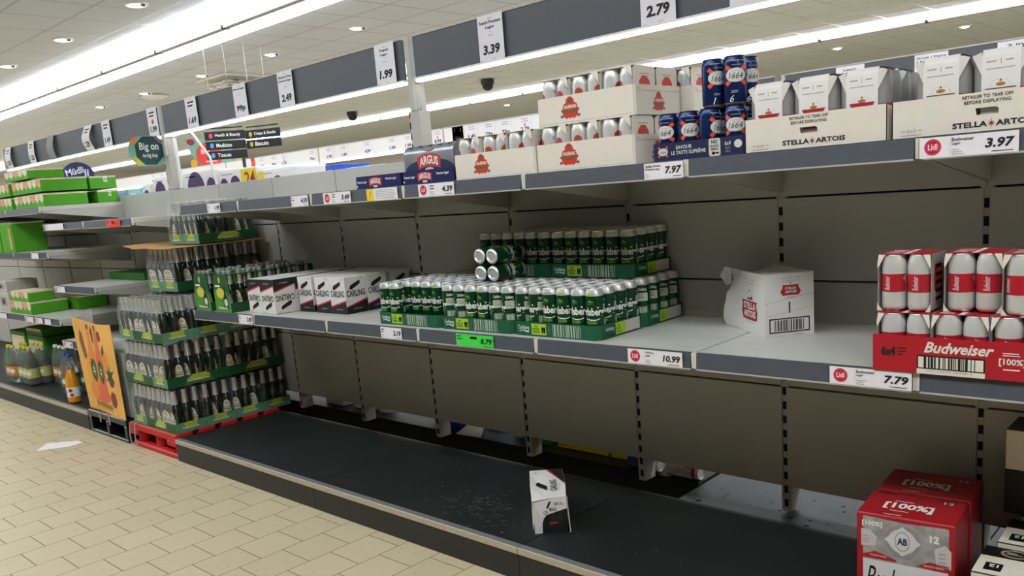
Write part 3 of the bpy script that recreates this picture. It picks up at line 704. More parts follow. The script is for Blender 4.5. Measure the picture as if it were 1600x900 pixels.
def bottle_parts(parent, M_loc=(0, 0, 0), rot=0.0, proto={}):
    """one bottle part with its foil neck below PARENT; meshes are shared"""
    if not proto:
        m = MB(); m.lathe([(.024, 0), (.0288, .003), (.0293, .02), (.0293, .118), (.0265, .136), (.0175, .158), (.0148, .172), (.0132, .20)], 'glass_green', 14)
        F = Wrap(.0294)
        m.oval(F, 0, .084, .021, .036, 'label_cream', n=16); m.rect(F, -.026, .026, .045, .078, 'label_cream', LIFT * .6); m.rect(F, -.026, .026, .062, .066, 'ink', LIFT * 1.6); m.rect(F, -.026, .026, .074, .077, 'box_dark', LIFT * 1.6); m.oval(F, 0, .102, .007, .009, 'label_gold', LIFT * 1.8, 10)
        proto['b'] = m.build('bottle')
        f = MB(); f.lathe([(.0188, .158), (.0158, .174), (.0142, .200), (.0140, .226), (.0147, .227), (.0145, .235), (.012, BH, 'cap_green'), (.001, BH)], 'foil', 14, cap=(False, False)); proto['f'] = f.build('foil_neck')
        b, f = proto['b'], proto['f']; first = True
    else: b, f, first = proto['b'].copy(), proto['f'].copy(), False
    if not first: COL.objects.link(b); COL.objects.link(f)
    b.parent = parent; b.location = M_loc; b.rotation_euler = (0, 0, rot); f.parent = b; f.location = (0, 0, 0)
    return b
PL, PW, PB = 0.364, 0.182, 0.0598
def perl_art(m, F, w, h, wide):
    m.rect(F, 0, w, 0, h, 'tray_mint' if not wide else 'box_green', LIFT * .4)
    if wide:
        m.poly(F, [(w * .25, 0), (w * .75, 0), (w * .68, h), (w * .34, h)], 'tray_leaf', LIFT * .8); m.poly(F, [(w * .32, h * .55), (w * .5, h * .40), (w * .7, h * .6), (w * .62, h * .98), (w * .40, h * .98)], 'tray_blob', LIFT)
    else: m.poly(F, [(w * .3, h * .4), (w * .7, h * .4), (w * .72, h), (w * .28, h)], 'tray_blob', LIFT)
    tw = w * (.36 if wide else .55); m.text(F, 'Perlenbacher', w * .5 + .002, h * .42 - .002, h * .24, 'ink', w=tw, bold=0.06, lift=LIFT * 1.8); m.text(F, 'Perlenbacher', w * .5, h * .42, h * .24, 'print_white', w=tw, bold=0.03, lift=LIFT * 2.4)
def perl_pack(loc, rotz, label, show, group='shrink wrapped beer bottle packs', seed=1, lit_sides=()):
    """tray of 6 x 3 bottles under film; long side along local x; show(i, j) picks the bottles in sight"""
    t = thing('bottle_pack', label, 'beer pack', loc, rotz, group); r = random.Random(seed); w, d = PL / 2, PW / 2; th = .056
    m = MB(); m.box(-w, w, -d, d, 0, .003, 'box_dark')
    for (O, U, L, wide) in (((-w, -d, 0), (1, 0, 0), PL, True), ((w, -d, 0), (0, 1, 0), PW, False), ((w, d, 0), (-1, 0, 0), PL, True), ((-w, d, 0), (0, -1, 0), PW, False)):
        F = Flat(O, U); m.add([F(0, 0), F(L, 0), F(L, th), F(0, th), F(0, 0, -.0015), F(L, 0, -.0015), F(L, th, -.0015), F(0, th, -.0015)], [(0, 1, 2, 3), (7, 6, 5, 4), (3, 2, 6, 7)], 'box_dark'); perl_art(m, F, L, th, wide)
    m.build('tray_band', t, smooth=False)
    for i in range(6):
        for j in range(3):
            if show(i, j): bottle_parts(t, ((i - 2.5) * PB, (j - 1) * PB, .004), r.uniform(-1.0, 1.0) - rotz + r.choice((0, 0, 0, .6, -.5)))
    # film: skirt around the glass, tapering in over the necks
    m = MB(); e = .0002; z0, z1, z2, z3 = .05, .135, .20, BH + .006; k = .010
    ring = lambda g, z: [(-w - e + g, -d - e + g, z), (w + e - g, -d - e + g, z), (w + e - g, d + e - g, z), (-w - e + g, d + e - g, z)]
    v = ring(0, z0) + ring(0, z1) + ring(k, z2) + ring(k + .003, z3)
    for s in range(4):
        q = 'wrap_lit' if s in lit_sides else 'wrap_clear'
        for b in range(3): m.add([v[4 * b + s], v[4 * b + (s + 1) % 4], v[4 * b + 4 + (s + 1) % 4], v[4 * b + 4 + s]], [(0, 1, 2, 3)], q)
    m.add(v[12:16], [(0, 1, 2, 3)], 'wrap_clear')
    m.build('shrink_film', t, smooth=False)
    return t
def near(loc, rotz, lim_x, lim_y):
    c, s = math.cos(rotz), math.sin(rotz)
    def f(i, j):
        a, b = (i - 2.5) * PB, (j - 1) * PB; x, y = loc[0] + a * c - b * s, loc[1] + a * s + b * c
        return y < lim_y or x > lim_x
    return f
# stack: layers A and B alternate
XR, Y0 = -3.848, -0.742
LZ = [0.1475, 0.4045, 0.6615]
for L, z in enumerate(LZ):
    o = (0.0, -0.012, 0.010)[L]; yy = Y0
    nm = ('bottom', 'second', 'third')[L]; keep = L >= 2
    packs = []
    if L % 2 == 0:
        for j in range(4): packs.append(((XR - .183 + o, yy + .0915 + .1832 * j, z), 0.0, 'lengthways, %s from the aisle' % ORD[j]))
        for j in range(2): packs.append(((XR - .3665 - .0915 + o, yy + .183 + .3662 * j, z), PI / 2, ('narrow end to the aisle', 'behind the narrow ended one')[j]))
    else:
        for j in range(4): packs.append(((XR - .1832 - .183 + o, yy + .0915 + .1832 * j, z), 0.0, 'lengthways, %s from the aisle' % ORD[j]))
        for j in range(2): packs.append(((XR - .0915 + o, yy + .183 + .3662 * j, z), PI / 2, ('narrow end to the aisle', 'behind the narrow ended one')[j]))
    for n, (loc, rz, say) in enumerate(packs):
        f = near(loc, rz, XR + o - .05, yy + .05)
        cor = lambda i, j: i in (0, 5) and j in (0, 2)
        show = (lambda i, j: True) if keep else (lambda i, j, f=f, loc=loc, rz=rz: f(i, j) or (cor(i, j) and not any(f(a, b) for a in range(6) for b in range(3))))
        perl_pack(loc, rz, 'beer bottle pack, %s layer of the stack, %s' % (nm, say), show, seed=10 * L + n, lit_sides=(0,) if rz == 0 else (3,))
z4 = LZ[2] + .257
for n, x in enumerate((-4.222, -4.038)):
    perl_pack((x, -.378, z4), PI / 2, 'beer bottle pack under the brown cardboard, narrow end outward, %s one' % ('left', 'right')[n], lambda i, j: True, seed=50 + n, lit_sides=(3,))
perl_pack((-4.132, -.100, z4), 0, 'beer bottle pack under the brown cardboard, against the back panel', lambda i, j: True, seed=53)
zc5 = z4 + BH + .019
for n, x in enumerate((-4.165, -3.981)):
    perl_pack((x, -.24, zc5), PI / 2, 'beer bottle pack on top of the brown cardboard sheet, %s one' % ('left', 'right')[n], lambda i, j: True, seed=60 + n, lit_sides=(3,))
mat('cardboard', '#b58a58', 0.8, noise=0.08, scale=50)
m = MB(); g = lambda i, j: (-4.42 + .143 * i, -.63 + .150 * j, zc5 - .006 + .022 * max(0, 1 - i / 1.6) ** 2 + (.006 if j == 0 and i == 2 else 0))
vs = [g(i, j) for j in range(5) for i in range(5)]; vs += [(a, b, c - .0035) for a, b, c in vs]
fs = [(j * 5 + i, j * 5 + i + 1, j * 5 + i + 6, j * 5 + i + 5) for j in range(4) for i in range(4)]; fs += [tuple(25 + k for k in f[::-1]) for f in fs]
rim = [0, 1, 2, 3, 4, 9, 14, 19, 24, 23, 22, 21, 20, 15, 10, 5]; fs += [(rim[k], rim[k] + 25, rim[(k + 1) % 16] + 25, rim[(k + 1) % 16]) for k in range(16)]
m.add(vs, fs, 'cardboard'); tag(m.build('cardboard_sheet'), 'brown cardboard sheet lying across the upper beer bottle packs', 'cardboard')

# green six packs on the middle shelf
def six_pack():
    t = thing('bottle_carton', '', 'beer carton'); W, D, H = .158, .17, .208; w, d = W / 2, D / 2
    m = MB(); prof = [(-w, 0), (w, 0), (w, .118), (w * .86, .165), (w * .82, .196), (-w * .82, .196), (-w * .86, .165), (-w, .118)]
    for s, O, U in ((-1, (0, -d, 0), (1, 0, 0)), (1, (0, d, 0), (-1, 0, 0))):
        F = Flat(O, U); m.prism(F, prof, .002, 'box_lime')
        m.poly(F, [(-w, .118), (w, .118), (w * .86, .165), (w * .82, .196), (-w * .82, .196), (-w * .86, .165)], 'box_green'); m.poly(F, [(w * .1, .196), (w * .82, .196), (w * .86, .165), (w, .118), (w, .075), (w * .55, .11)], 'box_green', LIFT * .7)
        m.oval(F, -w * .15, .10, w * .5, .028, 'box_yellow', LIFT * 1.3); m.oval(F, -w * .12, .168, .009, .016, 'box_yellow', LIFT * 1.4, 12); m.rect(F, -w * .75, -w * .1, .132, .142, 'print_white', LIFT * 1.4)
        m.poly(F, [(w * .15, .02), (w * .75, .02), (w * .75, .07), (w * .55, .10), (w * .52, .135), (w * .38, .135), (w * .35, .10), (w * .15, .07)], 'box_dark', LIFT * 1.6); m.oval(F, w * .45, .052, w * .22, .02, 'label_cream', LIFT * 2, 12)
        m.text(F, 'Perlenbacher', 0, .024, .012, 'print_white', w=W * .6, bold=0.03, lift=LIFT * 2.6)
    m.box(-w, w, -d + .002, d - .002, 0, .004, 'box_green'); m.box(w - .002, w, -d + .002, d - .002, .004, .05, 'box_green'); m.box(-w, -w + .002, -d + .002, d - .002, .004, .05, 'box_green')
    m.box(-w * .82, w * .82, -d, d, .192, .196, 'box_green'); m.build('wrap', t, smooth=False)
    for i in range(3):
        for j in range(3):
            if j == 1 and i == 1: continue
            b = bottle_parts(t, ((i - 1) * .047, (j - 1) * .056, .005), .3); b.scale = (.78, .92, .885)
    return t
S_SIX = Stock(six_pack())
for r in range(3):
    for i, x in enumerate((-3.628, -3.415)):
        S_SIX.place((x, -.496 + .176 * r, MID + .0006), 0, 'green bottle carton on the middle shelf, %s row, %s one' % (ROW[r], ('left', 'right')[i]), 'green bottle cartons')

# ---------------------------------------------------------------- goods on the upper shelf
mat('argus_blue', '#191c52', 0.45, noise=0.05); mat('argus_foil', '#8f9296', 0.3, 0.6, noise=0.15, scale=25, bump=0.3); mat('argus_navy', '#1d2f52', 0.45); mat('argus_red', '#b8363c', 0.5); mat('cream_board', '#ddd5c8', 0.6, noise=0.02); mat('board_grey', '#8f8a84', 0.7)  # last tone is a grey-brown for thin tray lines and a pack oval
uz = UP + .0006
def argus_logo(m, F, u, v, s, flatbg=True):
    n = 9; top = [(u + s * (i / n - .5) * 2, v + s * .34 - s * .16 * ((i / n - .5) * 2) ** 2) for i in range(n, -1, -1)]; bot = [(u + s * (i / n - .5) * 1.84, v - s * .34 - s * .16 * ((i / n - .5) * 2) ** 2) for i in range(n + 1)]
    m.poly(F, bot + top, 'argus_red', LIFT * 1.2); m.text(F, 'ARGUS', u, v + s * .02, s * .48, 'print_white', w=s * 1.55, bold=0.03, arc=s * .14, lift=LIFT * 2.2)
    m.oval(F, u, v - s * .50, s * .36, s * .10, 'oval_grey', LIFT * 1.6)
def argus_tray(x0, x1, y0, label, dpt=.27):
    m = open_tray('t', x1 - x0, dpt, .05, 'argus_blue', 0.004); W = x1 - x0; F = Flat((-W / 2, -dpt / 2, 0)); G = Flat((W / 2, -dpt / 2, 0), (0, 1, 0))
    argus_logo(m, F, W * .45, .029, .042); m.text(F, 'Premium Lager', W * .15, .026, .012, 'print_white', w=W * .22, shear=.3, bold=.02); m.text(F, 'Premium Lager', W * .80, .032, .012, 'print_white', w=W * .24, shear=.3, bold=.02); m.rect(F, .006, .012, .008, .014, 'print_white')
    return tag(m.build('can_tray', loc=((x0 + x1) / 2, y0 + dpt / 2, uz), smooth=False), label, 'tray', 'blue lager trays')
argus_tray(-2.198, -1.912, -.56, 'dark blue lager tray with only one silver pack left at its back')
argus_tray(-1.894, -1.604, -.565, 'dark blue lager tray filled by a tall silver pack')
def argus_pack(x0, x1, y0, y1, label, nslot):
    t = thing('can_multipack', label, 'multipack', ((x0 + x1) / 2, (y0 + y1) / 2, uz + .003), 0, 'silver lager multipacks'); w, d, h = (x1 - x0) / 2, (y1 - y0) / 2, .138
    m = MB(); prof = [(-d, 0), (-d, h - .03), (-d + .006, h - .012), (-d + .02, h - .001), (-d + .03, h), (d - .03, h), (d - .02, h - .001), (d - .006, h - .012), (d, h - .03), (d, 0)]
    n = len(prof); m.add([(-w, a, b) for a, b in prof] + [(w, a, b) for a, b in prof], [(i, n + i, n + (i + 1) % n, (i + 1) % n)[::-1] for i in range(n)] + [tuple(range(n)), tuple(range(2 * n - 1, n - 1, -1))], 'argus_foil')
    F = Flat((-w, -d, 0)); cx = w * 1.02
    m.poly(F, [(0, 0)] + [(2 * w, 0)] + [(cx + w * 1.0 * math.cos(a), .045 + .042 * math.sin(a)) for a in [PI * k / 12 for k in range(13)]], 'argus_navy'); argus_logo(m, F, cx, .082, w * .48); m.oval(F, cx, .121, w * .18, .006, 'board_grey')
    m.build('foil_wrap', t)
    m = MB(); S = Flat((-w, -d + .004, 0), (1, 0, 0), (0, .62, .78))
    for i in range(nslot): u = 2 * w * (i + .5) / nslot; m.box(-w + u - .013, -w + u + .013, -d + .014, -d + .03, h - .009, h - .0015, 'void', 0.002); m.box(-w + u - .010, -w + u + .016, -d + .03, d - .02, h - .004, h + .0015, 'argus_foil', .001)
    m.build('can_slot', t)
    return t
argus_pack(-1.888, -1.610, -.552, -.42, 'silver lager multipack with red banner in the full blue tray', 5)
argus_pack(-2.00, -1.92, -.44, -.31, 'silver lager multipack at the back of the emptied blue tray', 3)

# cream trays with red crested emblem
def emblem(m, F, u, v, s):
    pts = [(-.42, -.30), (-.30, -.36), (-.2, -.42), (-.08, -.36), (0, -.42), (.08, -.36), (.2, -.42), (.30, -.36), (.42, -.30), (.42, .02), (.36, .20), (.24, .24), (.2, .40), (.06, .50), (-.06, .50), (-.2, .40), (-.24, .24), (-.36, .20), (-.42, .02)]
    m.poly(F, [(u + a * s, v + b * s) for a, b in pts], 'emblem_red', LIFT); m.oval(F, u, v + .33 * s, .09 * s, .13 * s, 'emblem_brown', LIFT * 1.6, 10)
    m.poly(F, [(u + a * s, v + b * s) for a, b in [(-.5, -.12), (0, -.20), (.5, -.10), (.5, .0), (0, -.07), (-.5, -.02)]], 'emblem_brown', LIFT * 1.6)
    for k in (-1, 1): m.poly(F, [(u + k * a * s, v + b * s) for a, b in ([(.40, -.38), (.55, -.34), (.53, -.24), (.40, -.27)] if k > 0 else [(.40, -.27), (.53, -.24), (.55, -.34), (.40, -.38)])], 'emblem_brown', LIFT * 1.6)
    m.text(F, 'GALEBURG', u, v + .08 * s, .14 * s, 'print_white', w=.68 * s, bold=.03, lift=LIFT * 2.4)
def d_cream(m, F, r, h):
    emblem(m, F, 0, h * .52, .062)
    B = Wrap(r, -PI / 2 + 1.7); m.text(B, 'GALEBURG', 0, h * .60, .008, 'emblem_red', w=.03, bold=.02); m.lines(B, -.014, .014, h * .45, h * .58, 3, 'emblem_red', seed=3); m.rect(B, -.005, .005, h * .72, h * .80, 'ghost')
S_CREAM = Stock(can('lager_can', '', 'can', .0299, .138, 'can_white', 'can_white', d_cream, neck=.024))
def cream_tray(x0, y0, z, W, label, D=.255, front=True, side=True, allc=False, logo_side=True):
    m = open_tray('t', W, D, .088, 'cream_board', .007); F = Flat((-W / 2, -D / 2, 0)); emblem(m, F, W * .36, .046, .074)
    G = Flat((W / 2, -D / 2, 0), (0, 1, 0)); emblem(m, G, D * .5, .038, .062); m.rect(G, .012, D - .012, .070, .0712, 'board_grey'); m.lines(G, .015, .035, .074, .082, 2, 'ghost'); m.rect(F, .004, W - .012, .0045, .0055, 'board_grey')
    tag(m.build('can_tray', loc=(x0 + W / 2, y0 + D / 2, z), smooth=False), 'cream can tray with red emblem, ' + label, 'tray', 'cream can trays')
    for r in range(4):
        for c in range(6):
            if not allc and not (r == 0 or c == 5): continue
            S_CREAM.place((x0 + W / 2 + (c - 2.5) * .0618, y0 + D / 2 + (r - 1.5) * .0618, z + .003), (r * 7 + c * 11) % 5 * .5 - .7, 'pale emblem can, %s row, %s from left, cream tray %s' % (ROW[r], ORD[c], label), 'pale cans in cream trays')
def clips(x0, y0, z, W, label, D=.255):
    for r in range(2):
        for c in range(3):
            if r == 1 and c < 2: continue
            t = thing('card_clip', 'white card clip, %s pair row, %s from left, cream tray %s' % (('front', 'rear')[r], ORD[c], label), 'card clip', (x0 + W / 2 + (c - 1) * .1236, y0 + D / 2 + (r - .5) * .1236, z + .003), 0, 'white card clips on pale cans'); h = .1412
            m = MB(); m.box(-.058, .058, -.056, .056, h - .0015, h, 'cream_board', .0005); m.build('top_card', t, smooth=False)
            if r == 0 or c == 2:
                m = MB()
                m.add([(.028, -.0615, h), (.058, -.0615, h), (.0612, -.0622, h - .018), (.0612, -.0622, h - .034)], [(0, 1, 2, 3)], 'cream_board'); m.add([(.028, -.056, h), (.058, -.056, h), (.058, -.0615, h), (.028, -.0615, h)], [(0, 1, 2, 3)], 'cream_board')
                F = Flat((.0626, -.058, h - .075), (0, 1, 0)); m.prism(F, [(0, 0), (.116, 0), (.116, .066), (.104, .075), (.012, .075), (0, .066)], .0012, 'cream_board')
                m.add([(.058, -.05, h), (.0626, -.05, h), (.0626, .05, h), (.058, .05, h)], [(0, 1, 2, 3)], 'cream_board')
                for q in (.058,): m.poly(F, [(q - .03, .012), (q + .03, .012), (q + .028, .03), (q + .012, .046), (q - .012, .046), (q - .028, .03)], 'emblem_red'); m.rect(F, q - .026, q + .026, .05, .053, 'ghost')
                m.build('end_flap', t, smooth=False)
CZ2 = uz + .003 + .1412 + .001
cream_tray(-1.600, -.563, uz, .390, 'beside the silver pack'); clips(-1.600, -.563, uz, .390, 'beside the silver pack')
cream_tray(-1.203, -.563, uz, .390, 'under the front top tray'); clips(-1.203, -.563, uz, .390, 'under the front top tray')
cream_tray(-1.205, -.540, CZ2, .388, 'on top in front', allc=False); clips(-1.205, -.540, CZ2, .388, 'on top in front')
cream_tray(-1.160, -.282, uz, .388, 'lower rear', side=False); cream_tray(-1.165, -.280, CZ2, .388, 'on top behind'); clips(-1.165, -.280, CZ2, .388, 'on top behind')

# blue cans
mat('blue_card', '#1b2247', 0.5, noise=0.05); mat('badge', '#c9c4bd', 0.55)
def cross1664(m, F, u, v, s, txt=True):
    for a in (.72, PI - .72):
        c, q = math.cos(a), math.sin(a); L, b = .60 * s, .085 * s
        for k in (-1, 1): m.poly(F, [(u + k * c * .30 * s - q * b, v + k * q * .30 * s + c * b), (u + k * c * .30 * s + q * b, v + k * q * .30 * s - c * b), (u + k * c * L + q * b, v + k * q * L - c * b), (u + k * c * L - q * b, v + k * q * L + c * b)][::k], 'orange_print', LIFT)
    m.oval(F, u, v, .46 * s, .30 * s, 'oval_grey', LIFT * 1.5)
    m.text(F, '1664', u, v - .03 * s, .26 * s, 'ink', w=.64 * s, shear=.3, lift=LIFT * 2.4); m.rect(F, u - .2 * s, u + .2 * s, v + .17 * s, v + .19 * s, 'ghost', LIFT * 2)
def d_blue(num):
    def f(m, F, r, h):
        m.rect(F, -.026, .026, h * .885, h * .892, 'oval_grey'); cross1664(m, F, 0, h * .60, .062); m.text(F, num, -.012, h * .13, .018, 'print_white', shear=.3); m.lines(F, -.014, .014, h * .24, h * .30, 2, 'ghost', seed=7); m.rect(F, -.012, .016, h * .80, h * .81, 'ghost')
        B = Wrap(r, -PI / 2 + 1.6); m.rect(B, -.008, .008, h * .4, h * .82, 'info_panel'); m.lines(B, -.006, .006, h * .45, h * .8, 7, 'ink', seed=9)
    return f
KH, KR = .131, .0312
S_K = [Stock(can('blue_beer_can', '', 'can', KR, KH, 'can_blue', 'can_blue', d_blue(n), 'black_lid', neck=.017)) for n in ('1', '6')]
m = open_tray('t', .298, .27, .051, 'blue_card', .008); F = Flat((-.149, -.135, 0)); cross1664(m, F, .038, .026, .036)
m.text(F, 'SAVOUR', .108, .036, .0105, 'print_white', w=.052, bold=.012); m.text(F, 'LE TASTE SUPRÊME', .122, .0225, .013, 'print_white', w=.112, bold=.008)
m.poly(F, [(.188, .006), (.192, .002), (.220, .002), (.224, .006), (.224, .046), (.220, .05), (.192, .05), (.188, .046)], 'badge')
for s, v, w, h in (('NO', .041, .019, .011), ('PLASTIC', .029, .027, .006), ('RINGS', .021, .021, .006)): m.text(F, s, .206, v, h, 'ink', w=w, bold=.03)
m.oval(F, .202, .010, .0045, .0045, 'ink'); m.rect(F, .208, .219, .008, .012, 'ghost')
m.text(F, '6x4', .247, .034, .012, 'print_white', w=.018); m.text(F, 'PACK', .247, .021, .006, 'ghost', w=.015); m.text(F, '500ml', .247, .012, .006, 'ghost', w=.015); m.oval(F, .278, .030, .012, .011, 'oval_grey')
tag(m.build('can_tray', loc=(-.601, -.428, uz), smooth=False), 'dark blue can tray with orange crossed emblems', 'tray')
kx = (-.7145, -.648, -.580, -.500)
for r in range(3):
    for c, x in enumerate(kx):
        S_K[(r + c) % 2].place((x, -.520 + r * .070, uz + .003), ((.15, .75, 1.55, .55)[c] if r == 0 else .6) - .1, 'blue can in the dark blue tray, %s row, %s from left' % (ROW[r], ORD[c]), 'blue cans in the dark blue tray')
for i, (x, y, a, k) in enumerate(((-.578, -.500, 1.0, 0), (-.512, -.497, .60, 1), (-.575, -.432, .7, 0), (-.509, -.430, .95, 1))):
    S_K[k].place((x, y, uz + .003 + KH + .001), a, 'blue can of the upper four, %s one' % ('front left', 'front right', 'rear left', 'rear right')[i], 'upper four blue cans')

# white trays of sleeved cans
mat('sleeve_white', '#d8d5d0', 0.4, noise=0.02); mat('sleeve_grey', '#8e8c8b', 0.5); mat('st_red', '#a82430', 0.45); mat('hand_cut', '#6b6258', 0.8)
def sleeve(loc, label, red=True, rot=0.0):
    t = thing('can_sleeve', label, 'four pack', loc, rot, 'white sleeved four packs'); w, d, h = .0385, .062, .176
    m = MB(); prof = [(-d, .0), (-d, h - .018), (-d + .004, h - .008), (-d + .012, h - .001), (-d + .02, h), (d - .02, h), (d - .012, h - .001), (d - .004, h - .008), (d, h - .018), (d, 0)]
    n = len(prof); vs = [(-w, a, b) for a, b in prof] + [(w, a, b) for a, b in prof]; m.add(vs, [(i, n + i, n + (i + 1) % n, (i + 1) % n)[::-1] for i in range(n)], 'sleeve_white')
    F = Flat((-w, -d, 0)); W = 2 * w
    m.rect(F, W * .12, W * .38, .146, .149, 'ghost'); m.rect(F, W * .62, W * .82, .146, .149, 'ghost'); m.rect(F, W * .49, W * .51, .14, .152, 'ghost'); m.rect(F, W * .12, W * .86, .131, .133, 'ghost')
    m.star(F, W * .5, .106, .004, .0015, 5, 'st_red'); m.oval(F, W * .5, .098, .010, .004, 'emblem_gold', n=10)
    for k in range(9): a = PI * (k + .5) / 9; m.rect(F, W * .5 + .021 * math.cos(a) - .001, W * .5 + .021 * math.cos(a) + .001, .092 + .016 * math.sin(a), .0935 + .016 * math.sin(a), 'ghost')
    if red:
        m.poly(F, [(W * .14, .045), (W * .86, .045), (W * .84, .085), (W * .9, .094), (W * .1, .094), (W * .16, .085)], 'st_red'); m.text(F, 'STELLA', W * .5, .078, .012, 'print_white', w=W * .52, bold=.03); m.text(F, 'ARTOIS', W * .5, .06, .012, 'print_white', w=W * .52, bold=.03)
    else: m.rect(F, W * .1, W * .9, .088, .0905, 'emblem_brown')
    m.build('sleeve', t)
    for k in (-1, 1):
        m = MB(); P_ = [(k * w, -d, h - .006), (k * (w + .021), -d + .006, h - .012), (k * (w + .021), -d + .03, h - .012), (k * w, -d + .034, h - .004)]; m.add(P_, [(0, 1, 2, 3)] if k > 0 else [(3, 2, 1, 0)], 'sleeve_white'); m.add([(k * w, -d, h - .006), (k * w, -d, h - .055), (k * (w + .021), -d + .006, h - .012)], [(0, 1, 2)], 'sleeve_white'); m.build('gusset', t, smooth=False)
    for k in (-1, 1):
        for j in (-1, 1):
            b = MB(); b.lathe([(.024, 0), (.0297, .008), (.0297, h - .034), (.0255, h - .012), (.0255, h - .009), (.002, h - .011)], 'sleeve_grey', 18, c=(k * .0305, j * .0305), cap=(True, False)); F = Wrap(.0297, -PI / 2 + .1, (k * .0305, j * .0305)); F.step = .006
            if j < 0 and k > 0: b.rect(F, .004, .05, .06, .088, 'st_red'); b.text(F, 'STELLA', .028, .074, .014, 'print_white', w=.036, bold=.03)
            b.build('can', t)
    return t
def st_tray(x0, W, label, txt_x, torn):
    D = .27; t = thing('can_tray', label, 'tray', (x0 + W / 2, -.565 + D / 2, uz), 0, 'white torn edge can trays'); w, d = W / 2, D / 2
    m = MB(); m.box(-w, w, -d, d, 0, .002, 'cream_board'); F = Flat((-w, -d, 0)); h = .087; hx = txt_x
    a0, a1 = hx - .002, hx + .045
    for q in ([(0, 0), (W, 0), (W, .038), (0, .038)], [(0, .038), (a0, .038), (a0, .053), (0, .053)], [(a1, .038), (W, .038), (W, .053), (a1, .053)], [(0, .053), (W, .053), (W, h), (0, h)]): m.prism(F, q, .002, 'cream_board')
    m.poly(F, [(a0, .038), (a0 + .003, .038), (a0 + .001, .049), (a0, .053)], 'cream_board', .0001); m.poly(F, [(a1 - .006, .053), (a1 - .001, .05), (a1, .045), (a1, .053)], 'cream_board', .0001)
    m.text(F, 'RETAILER TO TEAR OFF', hx + .022, .078, .0075, 'ink', w=.102, bold=.01); m.text(F, 'BEFORE DISPLAYING', hx + .022, .0665, .0075, 'ink', w=.094, bold=.01)
    m.text(F, 'STELLA', hx - .013, .018, .0125, 'ink', w=.072, bold=.03); m.text(F, 'ARTOIS', hx + .078, .018, .0125, 'ink', w=.076, bold=.03); m.star(F, hx + .031, .018, .0085, .0028, 8, 'st_red', stretch=1.5)
    m.text(F, '6x4', .044, .017, .010, 'carton_grey', w=.020); m.rect(F, .02, .031, .016, .018, 'carton_grey'); m.rect(F, .057, .067, .016, .018, 'carton_grey'); m.rect(F, .02, .067, .006, .008, 'carton_grey')
    r = random.Random(int(W * 1000)); pts = [(0, 0), (D, 0), (D, h)] + [(D - D * k / 14, h - .006 + r.uniform(-.004, .004)) for k in range(1, 14)] + [(0, h)]
    m.prism(Flat((w, -d, 0), (0, 1, 0)), pts, .002, 'cream_board'); m.prism(Flat((-w, d, 0), (0, -1, 0)), [(0, 0), (D, 0), (D, h), (0, h - .01)], .002, 'cream_board'); m.prism(Flat((w, d, 0), (-1, 0, 0)), [(0, 0), (W, 0), (W, h - .02), (0, h - .02)], .002, 'cream_board')
    m.build('board', t, smooth=False)
st_tray(-.450, .371, 'white torn edge can tray beside the blue cans', .155, True)
st_tray(-.067, .412, 'white torn edge can tray above the 3.97 ticket', .182, True)
for i, x in enumerate((-.3875, -.2655, -.1435)): sleeve((x, -.490, uz + .0025), 'white sleeved four pack in the tray beside the blue cans, %s from left' % ORD[i])
for i, x in enumerate((.036, .159, .282)): sleeve((x, -.490, uz + .0025), 'white sleeved four pack in the tray above the 3.97 ticket, %s from left' % ORD[i], False)
for i, x in enumerate((-.3875, -.2655, -.1435)): sleeve((x, -.360, uz + .0025), 'white sleeved four pack in the rear row beside the blue cans, %s from left' % ORD[i])
def d_st(m, F, r, h): m.rect(F, -.03, .03, h * .38, h * .56, 'st_red'); m.text(F, 'STELLA', 0, h * .48, .016, 'print_white', w=.04, bold=.03); B = Wrap(r, -PI / 2 - 1.2); m.text(B, 'ARTOIS', 0, h * .65, .012, 'ink', w=.04, rot=PI / 2, bold=.03)
S_ST = Stock(can('lager_can', '', 'can', .0308, .158, 'sleeve_grey', 'silver', d_st, neck=.03))
for i, (x, y) in enumerate(((-.052, -.393), (-.034, -.327))): S_ST.place((x + .02, y, uz + .003), .3, 'bare grey can beside the sleeved packs, %s' % ('front one', 'rear one')[i], 'bare grey cans')

# ---------------------------------------------------------------- the torn white twelve pack on the bare shelf
mat('bud_grey', '#9c9895', 0.45, noise=0.25, scale=30); mat('bud_dark', '#4a1216', 0.6)
class Bent:
    """a frame on a crumpled face: (u, v) in metres moved by a bulge function"""
    def __init__(s, O, U, V, f): s.O, s.U, s.V, s.f = Vector(O), Vector(U), Vector(V), f; s.N = s.U.cross(s.V).normalized(); s.step = .02
    def __call__(s, u, v, l=0.0): return tuple(s.O + s.U * u + s.V * v + s.N * (l + s.f(u, v)))
ang = math.atan2(.126, .106)          # direction of the short face
t = thing('torn_carton', 'white twelve pack carton with a torn open end standing alone on the bare shelf', 'carton', (-.530, -.318, MID + .0006), ang)
L_, S_, H_ = .300, .160, .196          # local: short face along +x at y=0, long face runs along +y at x=0
m = MB()
m.add([(0, 0, 0), (S_, 0, 0), (S_, L_, 0), (0, L_, 0), (S_, 0, H_), (S_, L_, H_), (0, 0, H_)], [(0, 3, 2, 1), (1, 2, 5, 4), (0, 1, 4, 6)], 'carton_white')
F = Flat((0, 0, 0))
for a, b in (((0, .065), (S_, .088)), ((0, .104), (S_, .13))): m.add([F(a[0], a[1], .0005), F(b[0], b[1], .0005), F(b[0], b[1] + .001, .0005), F(a[0], a[1] + .001, .0005)], [(0, 1, 2, 3)], 'carton_grey')
m.rect(F, .014, .146, .012, .058, 'ink'); m.rect(F, .018, .142, .016, .054, 'carton_white', LIFT * 1.5); m.barcode(F, .03, .13, .018, .052, 'ink', n=20, lift=LIFT * 1.4); m.lines(F, .09, .15, .003, .008, 1, 'ghost')
m.rect(F, .078, .083, .073, .108, 'ink')
